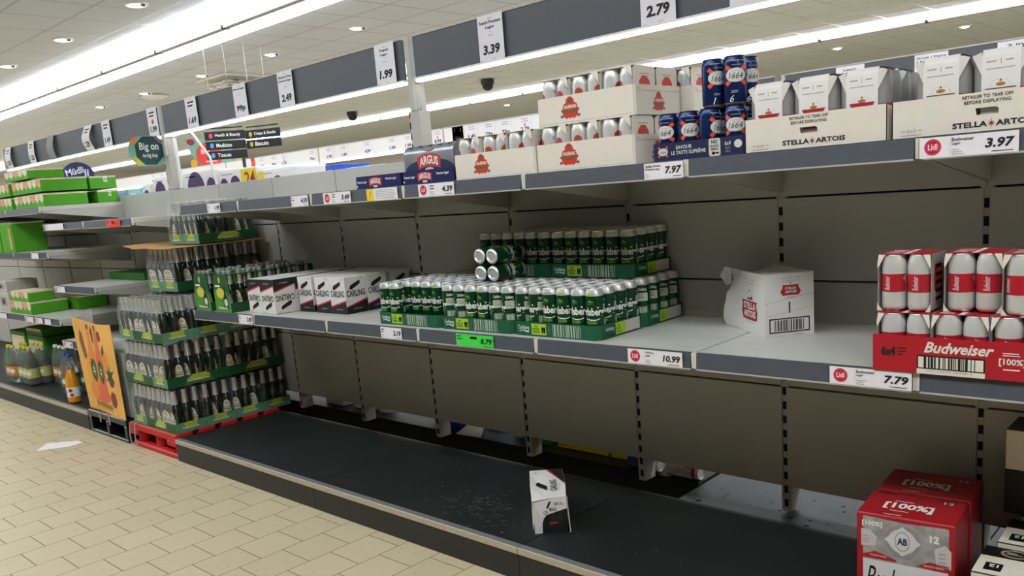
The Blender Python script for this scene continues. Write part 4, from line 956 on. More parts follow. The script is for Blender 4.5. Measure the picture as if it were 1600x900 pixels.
m.poly(F, [(.058, .128), (.112, .128), (.118, .140), (.110, .154), (.112, .160), (.058, .160), (.060, .154), (.052, .140)], 'st_red'); m.text(F, 'STELLA', .085, .150, .008, 'print_white', w=.036, bold=.03); m.text(F, 'ARTOIS', .085, .139, .008, 'print_white', w=.038, bold=.03); m.star(F, .085, .166, .004, .0015, 5, 'st_red')
m.text(F, '12', .085, .183, .008, 'carton_grey', w=.012); m.rect(F, .056, .072, .181, .183, 'ghost'); m.rect(F, .098, .114, .181, .183, 'ghost'); m.rect(F, .054, .116, .172, .1735, 'ghost'); m.rect(F, .07, .10, .120, .122, 'ghost')
m.build('board', t, smooth=False)
# the long face: its far edge is ripped and bent outwards
m = MB()
bulge = lambda u, v: .012 * math.sin(v * 28) * max(0, (u - .17) / .14) + .010 * max(0, (u - .2) / .1) ** 2
Bf = Bent((0, 0, 0), (0, 1, 0), (0, 0, 1), lambda u, v: 0)
LF = Bent((0, L_, 0), (0, -1, 0), (0, 0, 1), lambda u, v: bulge(L_ - u, v))
nu, nv = 14, 9; rr = random.Random(4); grid = []
for j in range(nv + 1):
    v = H_ * j / nv; edge = [.0, -.008, .004, .010, .018, .010, .034, .052, .060, .014][j] * .7
    for i in range(nu + 1): u = edge + (L_ - edge) * i / nu; grid.append(LF(u, v, 0))
fsz = [(j * (nu + 1) + i, j * (nu + 1) + i + 1, (j + 1) * (nu + 1) + i + 1, (j + 1) * (nu + 1) + i) for j in range(nv) for i in range(nu)]
m.add(grid, fsz, 'carton_white')
m.poly(LF, [(.13, .045), (.15, .042), (.225, .042), (.240, .045), (.245, .07), (.235, .092), (.243, .104), (.125, .104), (.130, .092), (.122, .07)], 'st_red', LIFT * 2)
m.text(LF, 'STELLA', .185, .088, .022, 'print_white', w=.094, bold=.03, lift=LIFT * 3.5); m.text(LF, 'ARTOIS', .185, .062, .022, 'print_white', w=.094, bold=.03, lift=LIFT * 3.5)
m.rect(LF, .15, .215, .033, .035, 'ghost', LIFT * 2); m.star(LF, .185, .136, .006, .002, 5, 'st_red', LIFT * 2)
for k in range(11): a = PI * (k + .5) / 11; m.rect(LF, .185 + .030 * math.cos(a) - .001, .185 + .030 * math.cos(a) + .001, .108 + .024 * math.sin(a), .1105 + .024 * math.sin(a), 'ghost', LIFT * 2)
m.poly(LF, [(.165, .108), (.175, .116), (.19, .114), (.205, .122), (.21, .108)], 'emblem_brown', LIFT * 2)
m.text(LF, '12', .185, .172, .010, 'carton_grey', w=.014, lift=LIFT * 2); m.rect(LF, .14, .165, .171, .173, 'ghost', LIFT * 2); m.rect(LF, .2, .225, .171, .173, 'ghost', LIFT * 2); m.rect(LF, .14, .225, .160, .1615, 'ghost', LIFT * 2)
m.build('torn_side', t)
m = MB(); tp = [(0, .0, H_), (S_, 0, H_), (S_, L_ * .99, H_ - .004), (S_ * .45, L_ * .86, H_ - .022), (.012, L_ * .80, H_ - .012)]
m.add(tp + [(a, b, c - .001) for a, b, c in tp], [(0, 1, 2, 3, 4), (9, 8, 7, 6, 5)], 'carton_white'); m.add([(.012, .012, .12), (S_ - .01, .012, .12), (S_ - .01, L_ - .02, .12), (.012, L_ - .02, .12)], [(0, 1, 2, 3)], 'void'); m.build('lid', t, smooth=False)
m = MB(); fl = [(-.002, L_ - .035, H_ + .001), (-.012, L_ - .002, H_ + .004), (-.02, L_ + .022, H_ - .03), (-.004, L_ + .004, H_ - .062), (.0, L_ - .03, H_ - .05)]
m.add(fl + [(a + .002, b, c) for a, b, c in fl], [(0, 1, 2, 3, 4), (9, 8, 7, 6, 5)] + [(i, (i + 1) % 5, 5 + (i + 1) % 5, 5 + i) for i in range(5)], 'carton_white'); m.build('torn_flap', t, smooth=False)

# ---------------------------------------------------------------- red tray of white and red cans
def d_bud(m, F, r, h):
    m.rect(F, -.062, .030, h * .34, h * .66, 'bud_red'); m.poly(F, [(.030, h * .66), (.030, h * .5), (.022, h * .58)], 'bud_grey', LIFT * 1.4)
    m.text(F, 'Budweiser', -.016, h * .50, .014, 'lidl_white', w=.034, rot=PI / 2, shear=.3)
    m.poly(F, [(.034, h * .52), (.05, h * .50), (.06, h * .62), (.045, h * .68), (.028, h * .60)], 'bud_grey', LIFT * 1.5); m.rect(F, .034, .07, h * .30, h * .47, 'sleeve_grey'); m.text(F, 'B', .042, h * .42, .02, 'ink', shear=.4, w=.012)
    m.poly(F, [(-.062, h * .66), (-.054, h * .6), (-.062, h * .5)], 'bud_grey', LIFT * 1.4)
S_BUD = Stock(can('lager_can', '', 'can', .0302, .138, 'can_white', 'can_white', d_bud, n=24, neck=.027))
def bud_pack(loc, label, rot, a0):
    """four cans held by a red topped card wrap; the cans are their own things"""
    for i in range(2):
        for j in range(2):
            S_BUD.place((loc[0] + (i - .5) * .0618, loc[1] + (j - .5) * .0618, loc[2] + .001), a0 + .15 * i - .1 * j, 'white red banded can, %s %s of pack, %s' % (('front', 'rear')[j], ('left', 'right')[i], label), 'white and red cans')
    t = thing('card_wrap', 'red topped card wrap around four cans, ' + label, 'card wrap', loc, 0, 'red card wraps'); h = .1400
    m = MB(); m.box(-.060, .060, -.052, .052, h, h + .0012, 'bud_red', .0004); m.box(-.006, .006, -.052, .052, h + .0013, h + .0016, 'lidl_white'); m.lines(Flat((-.05, -.045, h + .0012), (1, 0, 0), (0, 1, 0)), 0, .04, 0, .08, 3, 'lidl_white', seed=6); m.build('top_card', t, smooth=False)
    for s in (-1, 1):
        m = MB(); F = Flat((.0630, -.057, 0), (0, 1, 0)) if s > 0 else Flat((-.0630, .057, 0), (0, -1, 0))
        m.prism(F, [(0, .004), (.114, .004), (.114, h - .012), (.106, h), (.008, h), (0, h - .012)], .0012, 'bud_grey'); m.rect(F, .02, .05, .05, .115, 'bud_red'); m.rect(F, .06, .09, .03, .11, 'bud_red'); m.lines(F, .03, .09, .02, .12, 5, 'ink', seed=3)
        m.add([(s * .060, -.052, h), (s * .063, -.057, h - .012), (s * .063, .057, h - .012), (s * .060, .052, h)], [(0, 1, 2, 3)], 'bud_grey')
        m.add([(s * .044, -.060, h), (s * .060, -.060, h), (s * .0625, -.0625, h - .022), (s * .0615, -.0625, h - .034)], [(0, 1, 2, 3)], 'cream_board'); m.add([(s * .038, -.060, h), (s * .038, -.052, h), (s * .060, -.052, h), (s * .060, -.060, h)], [(0, 1, 2, 3)], 'bud_red')
        m.add([(s * .050, -.060, .001), (s * .0625, -.0625, .001), (s * .0625, -.0625, .022), (s * .060, -.0625, .016)], [(0, 1, 2, 3)], 'cream_board')
        m.build('side_card', t, smooth=False)
BX, BY, BZ = -.1005, -.594, MID + .0008
W, D, h = .402, .272, .0915
t = tag(open_tray('t', W, D, .06, 'bud_red', .003).build('can_tray', loc=(BX + W / 2, BY + D / 2, BZ), smooth=False), 'bright red can tray with a large barcode standing over the shelf edge', 'tray')
m = MB(); F = Flat((-W / 2, -D / 2 - .0008, 0)); F.step = None
m.prism(F, [(0, 0), (W, 0), (W, h - .002), (.2, h - .003), (0, h)], .002, 'bud_red')
m.text(F, 'Budweiser', .197, .066, .027, 'cream_board', w=.152, shear=.35, bold=.03); m.text(F, '6x4', .038, .051, .024, 'ink', w=.034, bold=.04); m.lines(F, .059, .081, .04, .064, 3, 'bud_dark', seed=2)
m.rect(F, .105, .255, .0, .013, 'cream_board'); m.rect(F, .105, .255, .0125, .046, 'ink', LIFT * 1.2); m.rect(F, .1085, .2515, .0155, .0425, 'cream_board', LIFT * 2); m.barcode(F, .121, .238, .0155, .0425, 'ink', n=17, seed=12, lift=LIFT * 1.6)
m.text(F, '010 14579 00498 4', .178, .0085, .005, 'carton_grey', w=.10)
m.text(F, '[100%]', .310, .042, .019, 'cream_board', w=.054, bold=.03); m.lines(F, .29, .33, .056, .066, 2, 'lidl_white', seed=5); m.rect(F, .292, .326, .024, .027, 'lidl_white')
o = m.build('front_panel', t, smooth=False); o['label'] = 'printed front panel'
z1 = BZ + .0032
for i in range(3):
    bud_pack((BX + .0685 + .1278 * i, BY + .070, z1), 'lower layer, %s from the bare shelf' % ORD[i], 0, .55)
for i in range(3):
    bud_pack((BX + .0685 + .1278 * i, BY + .200, z1), 'rear lower layer, %s from the bare shelf' % ORD[i], 0, .4)
z2 = z1 + .1416 + .0008
bud_pack((-.036, BY + .085, z2), 'upper layer, nearest the bare shelf', 0, 0.25)
bud_pack((.112, BY + .105, z2), 'upper layer, second from the bare shelf', 0, .35)
bud_pack((.242, BY + .080, z2), 'upper layer, third from the bare shelf', 0, -.3)

# ---------------------------------------------------------------- on the base shelf: red twelve packs, torn carton, black and cream cartons
ZB = .1268
mat('bud_deep', '#a31722', 0.4, noise=0.08); mat('bud_print', '#c9bdbd', 0.5)
def bud12(loc, rot, label):
    t = thing('beer_twelve_pack', label, 'beer carton', loc, rot, 'red twelve packs'); w, d, h = .1235, .094, .272
    m = MB(); m.box(-w, w, -d, d, 0, h, 'bud_deep', .003)
    F = Flat((-w, -d, 0)); W = 2 * w
    m.poly(F, [(W * .07, .02), (W * .94, .02), (W * .94, h - .012), (W * .92, h - .010), (W * .5, h - .014), (W * .07, h - .008)], 'bud_grey')
    m.poly(F, [(W * .06, .150), (W * .2, .165), (W * .42, .148), (W * .42, .142), (W * .06, .142)], 'bud_red', LIFT * 1.4); m.poly(F, [(W * .62, .142), (W * .95, .135), (W * .95, .158), (W * .75, .160)], 'bud_red', LIFT * 1.4)
    m.text(F, 'TRADE MARK', W * .23, .152, .005, 'lidl_white', w=W * .18, lift=LIFT * 2); m.text(F, 'REGISTERED', W * .80, .148, .005, 'lidl_white', w=W * .2, lift=LIFT * 2)
    m.star(F, W * .48, .205, .048, .043, 28, 'sleeve_grey', LIFT * 1.6); m.oval(F, W * .48, .205, .036, .036, 'bud_print', LIFT * 2)
    m.poly(F, [(W * .48 - .046, .205), (W * .48, .162), (W * .48 + .046, .205), (W * .48, .248)], 'oval_grey', LIFT * 2.4); m.oval(F, W * .48, .205, .020, .029, 'ghost', LIFT * 2.8); m.oval(F, W * .48, .205, .0165, .025, 'oval_grey', LIFT * 3.2); m.text(F, 'AB', W * .48, .205, .020, 'argus_navy', w=.026, bold=.04, lift=LIFT * 4)
    m.poly(F, [(W * .40, .158), (W * .56, .158), (W * .58, .164), (W * .38, .164)], 'sleeve_grey', LIFT * 3)
    m.text(F, '[100%]', W * .165, .242, .017, 'print_white', w=.052, bold=.03, lift=LIFT * 2); m.text(F, '12', W * .80, .226, .021, 'print_white', w=.023, bold=.04, lift=LIFT * 2)
    m.poly(F, [(W * .05, .175), (W * .2, .18), (W * .22, .205), (W * .14, .225), (W * .05, .225)], 'bud_print', LIFT * 1.4); m.poly(F, [(W * .82, .155), (W * .965, .148), (W * .965, .20), (W * .9, .215), (W * .8, .20)], 'bud_print', LIFT * 1.4)
    m.lines(F, W * .06, W * .16, .185, .21, 3, 'carton_grey', LIFT * 2, 3); m.lines(F, W * .84, W * .95, .16, .195, 3, 'carton_grey', LIFT * 2, 4)
    m.rect(F, W * .07, W * .94, .03, .138, 'carton_white', LIFT * 1.7); m.text(F, 'Budweiser', W * .5, .085, .07, 'ink', w=W * .8, shear=.35, lift=LIFT * 2.4)
    T = Flat((-w, -d, h), (1, 0, 0), (0, 1, 0)); D2 = 2 * d
    m.text(T, '[100%]', W * .47, D2 * .42, .052, 'print_white', w=.125, bold=.035); m.rect(T, W * .68, W * .71, D2 * .33, D2 * .4, 'print_white'); m.lines(T, W * .3, W * .62, D2 * .60, D2 * .66, 1, 'bud_print'); m.lines(T, W * .3, W * .62, D2 * .22, D2 * .27, 1, 'bud_print'); m.text(T, '12', W * .83, D2 * .80, .018, 'bud_print', w=.025, bold=.03)
    m.rect(T, W * .88, W * .97, D2 * .76, D2 * .86, 'bud_red'); m.lines(T, W * .27, W * .55, D2 * .06, D2 * .10, 1, 'print_white', seed=8); m.lines(T, W * .06, W * .3, D2 * .86, D2 * .95, 2, 'bud_dark', seed=8)
    m.rect(Flat((-w, -d, h), (1, 0, 0), (0, 1, 0)), .004, W - .004, D2 - .016, D2 - .0155, 'bud_dark')
    m.build('board', t, smooth=False)
    m = MB(); m.box(-w * .5, w * .5, d - .0002, d + .0006, h * .62, h * .66, 'bud_dark'); m.build('hand_slot', t, smooth=False)
bud12((-.066, -.392, ZB), .10, 'bright red twelve pack standing at the front of the base shelf')
bud12((-.080, -.197, ZB), .09, 'darker red twelve pack directly behind the front one')

# torn white carton lying on its side
t = thing('torn_carton', 'torn white lager carton lying empty on the dark base shelf', 'carton', (-1.229, -.597, ZB), math.radians(42.7))
w, d, h = .066, .30, .134
m = MB()   # local: open torn end at y=0 facing the aisle, body runs back along +y
top = [(-.062, -.006, h - .010), (-.010, .0, h - .006), (.060, .004, h - .004), (.064, .11, h), (.062, d, h - .004), (-.066, d, h - .002), (-.066, .1, h + .002)]
m.add(top + [(a, b, c - .0015) for a, b, c in top], [tuple(range(7)), tuple(range(13, 6, -1))], 'carton_white')
T = Flat((.050, .03, h + .0022), (0, 1, -.012), (-1, 0, 0))
m.text(T, 'CARLING', .085, .030, .026, 'ink', w=.115, bold=.014); m.rect(T, .04, .13, .008, .0095, 'carton_grey'); m.poly(T, [(.045, .058), (.075, .052), (.128, .088), (.098, .096)], 'ink'); m.lines(T, .225, .25, .088, .106, 2, 'carton_grey')
m.poly(T, [(.262, .050), (.268, .044), (.105, -.0125), (.095, -.0125)], 'carton_red'); m.poly(T, [(.268, .044), (.268, -.0105), (.105, -.0125)], 'carton_black')
m.build('top_panel', t, smooth=False)
m = MB()
m.add([(.064, .0, 0), (.066, d, 0), (.062, d, h - .004), (.064, .11, h), (.060, .004, h - .004)], [(0, 1, 2, 3, 4)], 'carton_white')
m.add([(-.060, .02, .035), (-.066, .02, .0), (-.066, d, 0), (-.066, d, h - .006), (-.066, .1, h), (-.062, -.004, h - .010), (-.058, .0, .06)][::-1], [tuple(range(7))], 'carton_white')
m.add([(-.064, d, 0), (.064, d, 0), (.062, d, h - .004), (-.066, d, h - .002)], [(3, 2, 1, 0)], 'carton_black'); m.add([(-.064, .004, .0012), (.064, .004, .0012), (.064, d, .0012), (-.064, d, .0012)], [(0, 1, 2, 3)], 'carton_black')
m.build('side_panel', t, smooth=False)
m = MB()
F = Flat((-.060, -.003, 0))
fr = [(.012, h - .014), (.0, h - .016), (.0, .0), (.028, .0), (.030, .040), (.036, .058), (.046, .070), (.120, .090), (.120, h - .004), (.06, h - .008)]
m.add([F(a, b, .004 * math.sin(b * 30)) for a, b in fr] + [F(a, b, -.0015 + .004 * math.sin(b * 30)) for a, b in fr], [tuple(range(10)), tuple(range(19, 9, -1))], 'carton_white')
m.text(F, '10', .082, h - .024, .011, 'ink', w=.012, bold=.02, lift=.0045); m.lines(F, .093, .112, h - .030, h - .018, 2, 'carton_red', .004); m.text(F, 'CA', .044, .080, .014, 'ink', w=.016, bold=.012, lift=.0045, rot=.4); m.text(F, 'ING', .070, .090, .014, 'ink', w=.024, bold=.012, lift=.0045, rot=.05)
m.poly(F, [(.046, .096), (.052, .094), (.060, .108), (.066, .122), (.056, .118)], 'ink', .0045)
m.build('torn_end', t, smooth=False)
m = MB(); F = Flat((-.060, -.001, 0)); m.poly(F, [(.030, .0), (.118, .0), (.122, .088), (.045, .068), (.034, .05)], 'carton_black', .0); m.poly(F, [(.045, .068), (.122, .088), (.122, .093), (.045, .073)], 'carton_red', .0008); m.rect(F, .055, .085, .035, .039, 'carton_red', .0008)
for a, b, c in (((.05, .02), (.07, .08), (.09, .03)), ((.08, .05), (.11, .1), (.1, .03))): m.poly(F, [a, c, b], 'facet', .0006)
m.build('inner_flap', t, smooth=False)
m = MB(); m.add([(.058, -.004, h - .004), (.064, .004, h - .002), (.070, -.006, .0), (.066, -.010, .0)], [(0, 1, 2, 3), (3, 2, 1, 0)], 'carton_white'); m.build('torn_strip', t, smooth=False)

# black and cream cartons
mat('cream_carton', '#ded7c4', 0.5, noise=0.03); mat('night', '#0f1117', 0.45); mat('gold_print', '#b9913c', 0.4, 0.2)
def cream_black(loc, rot, label, h=.20, d=.09):
    t = thing('beer_twelve_pack', label, 'beer carton', loc, rot, 'black and cream cartons'); w = .135
    m = MB(); m.box(-w, w, -d, d, 0, h, 'night', .003)
    T = Flat((-w, -d, h), (1, 0, 0), (0, 1, 0)); W, D2 = 2 * w, 2 * d
    m.rect(T, 0.002, W - .002, .002, D2 * .62, 'cream_carton'); m.rect(T, .022, .062, D2 * .14, D2 * .40, 'night', LIFT * 1.5); m.text(T, '12', .042, D2 * .30, .018, 'print_white', w=.022, rot=PI, bold=.03); m.text(T, 'una', .150, D2 * .36, .036, 'night', w=.08, bold=.03); m.oval(T, .185, D2 * .55, .022, .016, 'gold_print', LIFT * 1.5)
    m.oval(T, .075, D2 * .81, .034, .026, 'gold_print', LIFT * 1.3); m.oval(T, .075, D2 * .81, .030, .022, 'sleeve_grey', LIFT * 1.7); m.oval(T, .075, D2 * .81, .026, .018, 'night', LIFT * 2.1); m.lines(T, .055, .094, D2 * .77, D2 * .86, 2, 'label_cream', LIFT * 2.6)
    m.oval(T, .185, D2 * .75, .018, .018, 'gold_print', LIFT * 1.5)
    F = Flat((-w, -d, 0)); m.rect(F, .002, W - .002, .05, h - .003, 'cream_carton'); m.text(F, 'una', W * .6, h * .6, .05, 'night', w=.12, bold=.03)
    S2 = Flat((-w, d, 0), (0, -1, 0)); m.rect(S2, .002, D2 - .002, h * .6, h - .003, 'cream_carton')
    m.build('board', t, smooth=False); m = MB(); m.box(-w * .3, w * .3, d - .0003, d + .0006, h * .6, h * .66, 'void'); m.build('hand_slot', t, smooth=False)
cream_black((.247, -.430, ZB), .05, 'black and cream carton at the bottom picture corner, in front', .186)
cream_black((.262, -.242, ZB), .04, 'black and cream carton second from the aisle', .196)
cream_black((.280, -.078, ZB), 0.0, 'plain black and pale carton at the back, under the tall one', .205, .066)
m = MB(); m.box(-.12, .12, -.07, .07, 0, .13, 'night', .002); m.box(-.12, .12, -.07, .07, .1302, .245, 'cream_carton', .002); m.box(-.119, .119, -.069, .069, .245, .2465, 'night')
tag(m.build('beer_carton', loc=(.222, -.078, .3335), smooth=False), 'tall carton, pale above and black below, against the last back panel', 'beer carton')

# ---------------------------------------------------------------- glimpsed below the back panels
def lying_can(loc, rz, label, body, band):
    t = thing('drink_can', label, 'can', loc, 0); t.rotation_euler = (0, PI / 2, rz)
    m = MB(); m.lathe([(.020, .0, 'silver'), (.027, .008, body), (.0325, .014), (.0325, .135, band), (.0325, .15, 'silver'), (.029, .160)], body, 20); F = Wrap(.0325, PI); m.rect(F, -.03, .03, .10, .14, band); m.lines(F, -.012, .02, .03, .09, 5, 'carton_grey', seed=3); m.build('body', t)
    m = MB(); m.lathe([(.029, .160), (.0285, .164), (.026, .164), (.0255, .158), (.002, .158)], 'silver', 20, cap=(False, False)); m.build('lid', t)
mat('can_sky', '#2c4f86', 0.35, 0.3, noise=0.3, scale=40)
lying_can((-1.206, .125, .1598), -.03, 'silver and red drink can lying below the back panel on the steel strip', 'can_white', 'bud_red')
lying_can((-1.40, .128, .160), -.04, 'blue drink can lying end to end with the silver and red can', 'can_sky', 'can_white')
mat('paper_white', '#dedad8', 0.7); mat('pack_blue', '#2a4fd0', 0.5, noise=0.2); mat('pack_green', '#3a9a5c', 0.5, noise=0.3, scale=30); mat('box_yellow2', '#f2dc1e', 0.6, noise=0.1)
m = MB(); v = [(-2.46, .085, .1275), (-2.295, .10, .1275), (-2.345, .20, .178), (-2.43, .19, .18)]; m.add(v + [(a, b + .001, c + .0008) for a, b, c in v], [(0, 1, 2, 3), (7, 6, 5, 4), (0, 4, 5, 1), (2, 6, 7, 3)], 'paper_white'); tag(m.build('paper_sheet', smooth=False), 'white paper corner poking out below the back panels', 'paper')
def tin(x, y, label, body='white_plastic'):
    t = thing('paper_roll', label, 'roll', (x, y, .1268), 0, 'pale rolls seen below the back panels'); m = MB(); m.lathe([(.05, 0), (.052, .01), (.052, .10), (.02, .105)], body, 18); m.build('paper', t); m = MB(); m.lathe([(.02, .10), (.02, .1055)], 'cardboard', 14); m.build('core', t)
for i, x in enumerate((-3.42, -3.30, -3.18)): tin(x, .22, 'pale roll below the back panels near the beer stack, %s along' % ORD[i])
tin(-2.72, .24, 'pale roll beside the blue packs below the back panels'); tin(-2.13, .25, 'grey pale roll beyond the white paper corner')
def small_pack(x, y, w, d, h, matn, label, band='print_white'):
    t = thing('goods_pack', label, 'pack', (x, y, .1268), 0, 'packs seen below the back panels'); m = MB(); m.box(-w / 2, w / 2, -d / 2, d / 2, 0, h, matn, .008, seg=2); m.build('wrap', t); m = MB(); m.lines(Flat((-w / 2, -d / 2, 0)), w * .1, w * .8, h * .3, h * .75, 2, band, seed=2); m.build('print', t, smooth=False)
small_pack(-2.56, .23, .20, .16, .13, 'pack_blue', 'long blue pack below the back panels'); small_pack(-2.33 - .03, .33, .12, .12, .12, 'pack_blue', 'short blue pack behind the white paper corner'); small_pack(-2.86 + .04, .36, .1, .1, .12, 'white_plastic', 'white pack behind the pale roll', 'pack_blue')
small_pack(-1.98, .24, .17, .14, .13, 'pack_green', 'green pack below the back panels beside the yellow boxes'); small_pack(-3.62, .22, .18, .14, .1, 'paper_white', 'white striped pack nearest the beer stack, below the panels', 'pack_blue')
for i, (x, wd) in enumerate(((-1.705, .30), (-1.425, .235))):
    m = MB(); m.box(-wd / 2, wd / 2, -.12, .12, 0, .17, 'box_yellow2', .003)
    if i: m.poly(Flat((0, -.12, 0)), [(.0, .045), (.032, .085), (-.032, .085)], 'argus_navy')
    tag(m.build('yellow_box', loc=(x, .30, .1268), smooth=False), 'yellow box below the back panels, ' + ('plain one', 'marked with a dark arrow')[i], 'box', 'yellow boxes')

# ---------------------------------------------------------------- pallets, poster, paper on the floor
mat('pallet_red', '#c41f22', 0.55, noise=0.12, scale=20); mat('strap', '#9a9d9c', 0.4); mat('case_grey', '#9a9f99', 0.6, noise=0.08)
t = thing('pallet', 'red wooden half pallet under the beer bottle stack', 'pallet', (-4.142, -.398, 0)); w, d = .300, .352
m = MB(); m.box(-w, w, -d, -d + .10, .112, .146, 'pallet_red', .004); m.build('deck_board', t)
for y0 in (-.215, -.077, .061, .20):
    m = MB(); m.box(-w, w, y0, y0 + .10, .112, .146, 'pallet_red', .004); m.build('deck_board', t)
for x in (-.24, 0.0, .24):
    m = MB(); m.box(x - .05, x + .05, -d + .102, d - .002, .0, .026, 'pallet_red', .006); m.build('runner', t)
    for y in (-.29, .0, .29):
        m = MB(); m.lathe([(.045, .026), (.045, .112)], 'pallet_red', 16, c=(x, y)); m.build('block', t)
m = MB(); m.box(-w, w, -d, -d + .10, 0, .030, 'pallet_red', .008); m.build('runner', t)
m = MB(); m.box(-w, w, -d - .006, -d - .001, .108, .142, 'pallet_red', .002); m.box(-w, -w + .11, -d - .008, -d - .002, .075, .107, 'pallet_red', .003); m.box(w - .11, w, -d - .008, -d - .002, .075, .107, 'pallet_red', .003); m.build('front_lip', t)
t = thing('pallet', 'black plastic display pallet under the orange poster', 'pallet', (-4.78, -.40, 0)); w, d = .295, .36
m = MB(); m.box(-w, w, -d, d, .105, .150, 'black_plastic', .006); m.build('deck', t)
m = MB(); m.box(-w, w, -d, d, .0, .022, 'black_plastic', .006); m.build('foot_frame', t)
for x in (-w + .02, 0.0, w - .02):
    for y in (-d + .025, 0, d - .025):
        m = MB(); m.box(x - .02, x + .02, y - .025, y + .025, .022, .105, 'black_plastic', .003); m.build('foot', t)
m = MB()
for x in (-.10, .045): m.box(x - .008, x + .008, -d - .0015, -d, .085, .155, 'strap')
m.build('strap', t, smooth=False)
for i, x in enumerate((-4.405, -4.335)):
    m = MB(); m.tube([(x, -.735, .1525), (x, -.768, .150), (x - .004, -.775, .07), (x + .01, -.778, .012)], .004, 'strap', 6); tag(m.build('wrap_tail'), 'loose twist of clear film hanging over the red pallet, ' + ('nearer the black pallet', 'nearer the red block')[i], 'film')

mat('poster_orange', '#ecb25c', 0.55, noise=0.12, scale=5); mat('juice_orange', '#e88a3a', 0.5); mat('juice_red', '#e0653c', 0.5); mat('leaf', '#33502c', 0.6); mat('peach', '#e8a62e', 0.55); mat('berry', '#7d2a24', 0.5); mat('aubergine', '#8a5a4a', 0.6); mat('brown_print', '#8a5a2a', 0.6)
t = thing('display_poster', 'orange fruit juice poster standing on the black pallet', 'poster', (-4.790, -.748, .1505)); W, H = .610, .585
m = MB()
class Wave:
    step = .03
    def __call__(s, u, v, l=0.0): return (u - W / 2, -l + .012 * math.sin(u / W * PI * 1.6 + .4) - .02 * (v / H - .5) * (1 - u / W) ** 2, v)
Pz = Wave(); nx = 16
V_ = [Pz(W * i / nx, 0) for i in range(nx + 1)] + [Pz(W * i / nx, H + .018 * (1 - i / nx) ** 2 - .012 * math.sin(i / nx * PI)) for i in range(nx + 1)]; V_ += [(a, b + .004, c) for a, b, c in V_]; n1 = nx + 1
m.add(V_, [(i, i + 1, n1 + i + 1, n1 + i) for i in range(nx)] + [(2 * n1 + i + 1, 2 * n1 + i, 3 * n1 + i, 3 * n1 + i + 1) for i in range(nx)] + [(nx, 2 * n1 + nx, 3 * n1 + nx, n1 + nx), (2 * n1, 0, n1, 3 * n1)] + [(n1 + i, n1 + i + 1, 3 * n1 + i + 1, 3 * n1 + i) for i in range(nx)], 'poster_orange')
def pbottle(u, c, s):
    m.poly(Pz, [(u - .055 * s, .10), (u + .055 * s, .10), (u + .062 * s, .18), (u + .062 * s, .33), (u + .028 * s, .44), (u + .022 * s, .535), (u - .022 * s, .535), (u - .028 * s, .44), (u - .062 * s, .33), (u - .062 * s, .18)], c, LIFT * 2); m.rect(Pz, u - .018 * s, u + .018 * s, .535, .565, 'brown_print', LIFT * 2)
m.poly(Pz, [(.05, .46), (.075, .53), (.1, .5), (.12, .36), (.1, .33), (.07, .35)], 'aubergine', LIFT); m.oval(Pz, .12, .25, .05, .075, 'peach', LIFT); m.oval(Pz, .45, .34, .07, .085, 'peach', LIFT); m.oval(Pz, .45, .345, .03, .045, 'juice_orange', LIFT * 1.8)
m.oval(Pz, .40, .50, .032, .034, 'berry', LIFT); m.oval(Pz, .50, .225, .04, .035, 'berry', LIFT); m.oval(Pz, .49, .11, .045, .05, 'berry', LIFT); m.oval(Pz, .49, .11, .055, .06, 'peach', LIFT * .6)
pbottle(.20, 'juice_orange', 1.15); pbottle(.335, 'juice_red', 1.2); m.oval(Pz, .27, .12, .17, .055, 'juice_red', LIFT * 2.6); m.oval(Pz, .16, .14, .07, .05, 'juice_orange', LIFT * 2.8)
for u in (.20, .335): m.poly(Pz, [(u - .05, .24), (u - .03, .21), (u, .19), (u + .03, .21), (u + .05, .24), (u + .05, .31), (u + .03, .335), (u, .345), (u - .03, .335), (u - .05, .31)], 'leaf', LIFT * 3.2); m.oval(Pz, u, .27, .026, .04, 'box_lime', LIFT * 3.8); m.lines(Pz, u - .018, u + .02, .25, .295, 2, 'print_white', LIFT * 4.4, 3)
m.poly(Pz, [(.26, .56), (.285, .53), (.28, .43), (.255, .46), (.245, .52)], 'leaf', LIFT * 3); m.poly(Pz, [(.40, .40), (.45, .46), (.455, .41), (.42, .37)], 'leaf', LIFT * 1.5); m.star(Pz, .49, .26, .075, .03, 6, 'leaf', LIFT * 2.2)
m.rect(Pz, .13, .46, .03, .033, 'brown_print', LIFT * 2); rr = random.Random(2)
for k in range(15): m.rect(Pz, .135 + .021 * k, .148 + .021 * k, .038, .038 + rr.uniform(.022, .034), 'brown_print', LIFT * 2)
m.build('board', t)
m = MB(); m.add([(-.26, .03, .56), (-.06, .035, .57), (-.05, .035, .66), (-.24, .03, .615)], [(0, 1, 2, 3), (3, 2, 1, 0)], 'carton_grey'); m.build('back_stay', t, smooth=False)
# boxes of juice behind the poster keep it upright
m = MB(); m.box(-.285, .285, -.345, .355, 0, .40, 'case_grey', .004); m.box(-.285, .285, -.01, .01, .4005, .402, 'paper_grey'); tag(m.build('juice_case', loc=(-4.78, -.37, .1505), smooth=False), 'pale grey juice case on the black pallet hidden behind the orange poster', 'case')

m = MB(); v = [(-4.905, -1.150, .0012), (-4.80, -1.0, .0012), (-4.80, -.915, .003), (-4.89, -.905, .0012), (-5.03, -1.045, .0012)]; m.add(v + [(a, b, c + .0006) for a, b, c in v], [(4, 3, 2, 1, 0), (5, 6, 7, 8, 9)] + [(i, (i + 1) % 5, 5 + (i + 1) % 5, 5 + i) for i in range(5)], 'paper'); tag(m.build('paper_sheet', smooth=False), 'white sheet of paper lying on the floor tiles', 'paper')

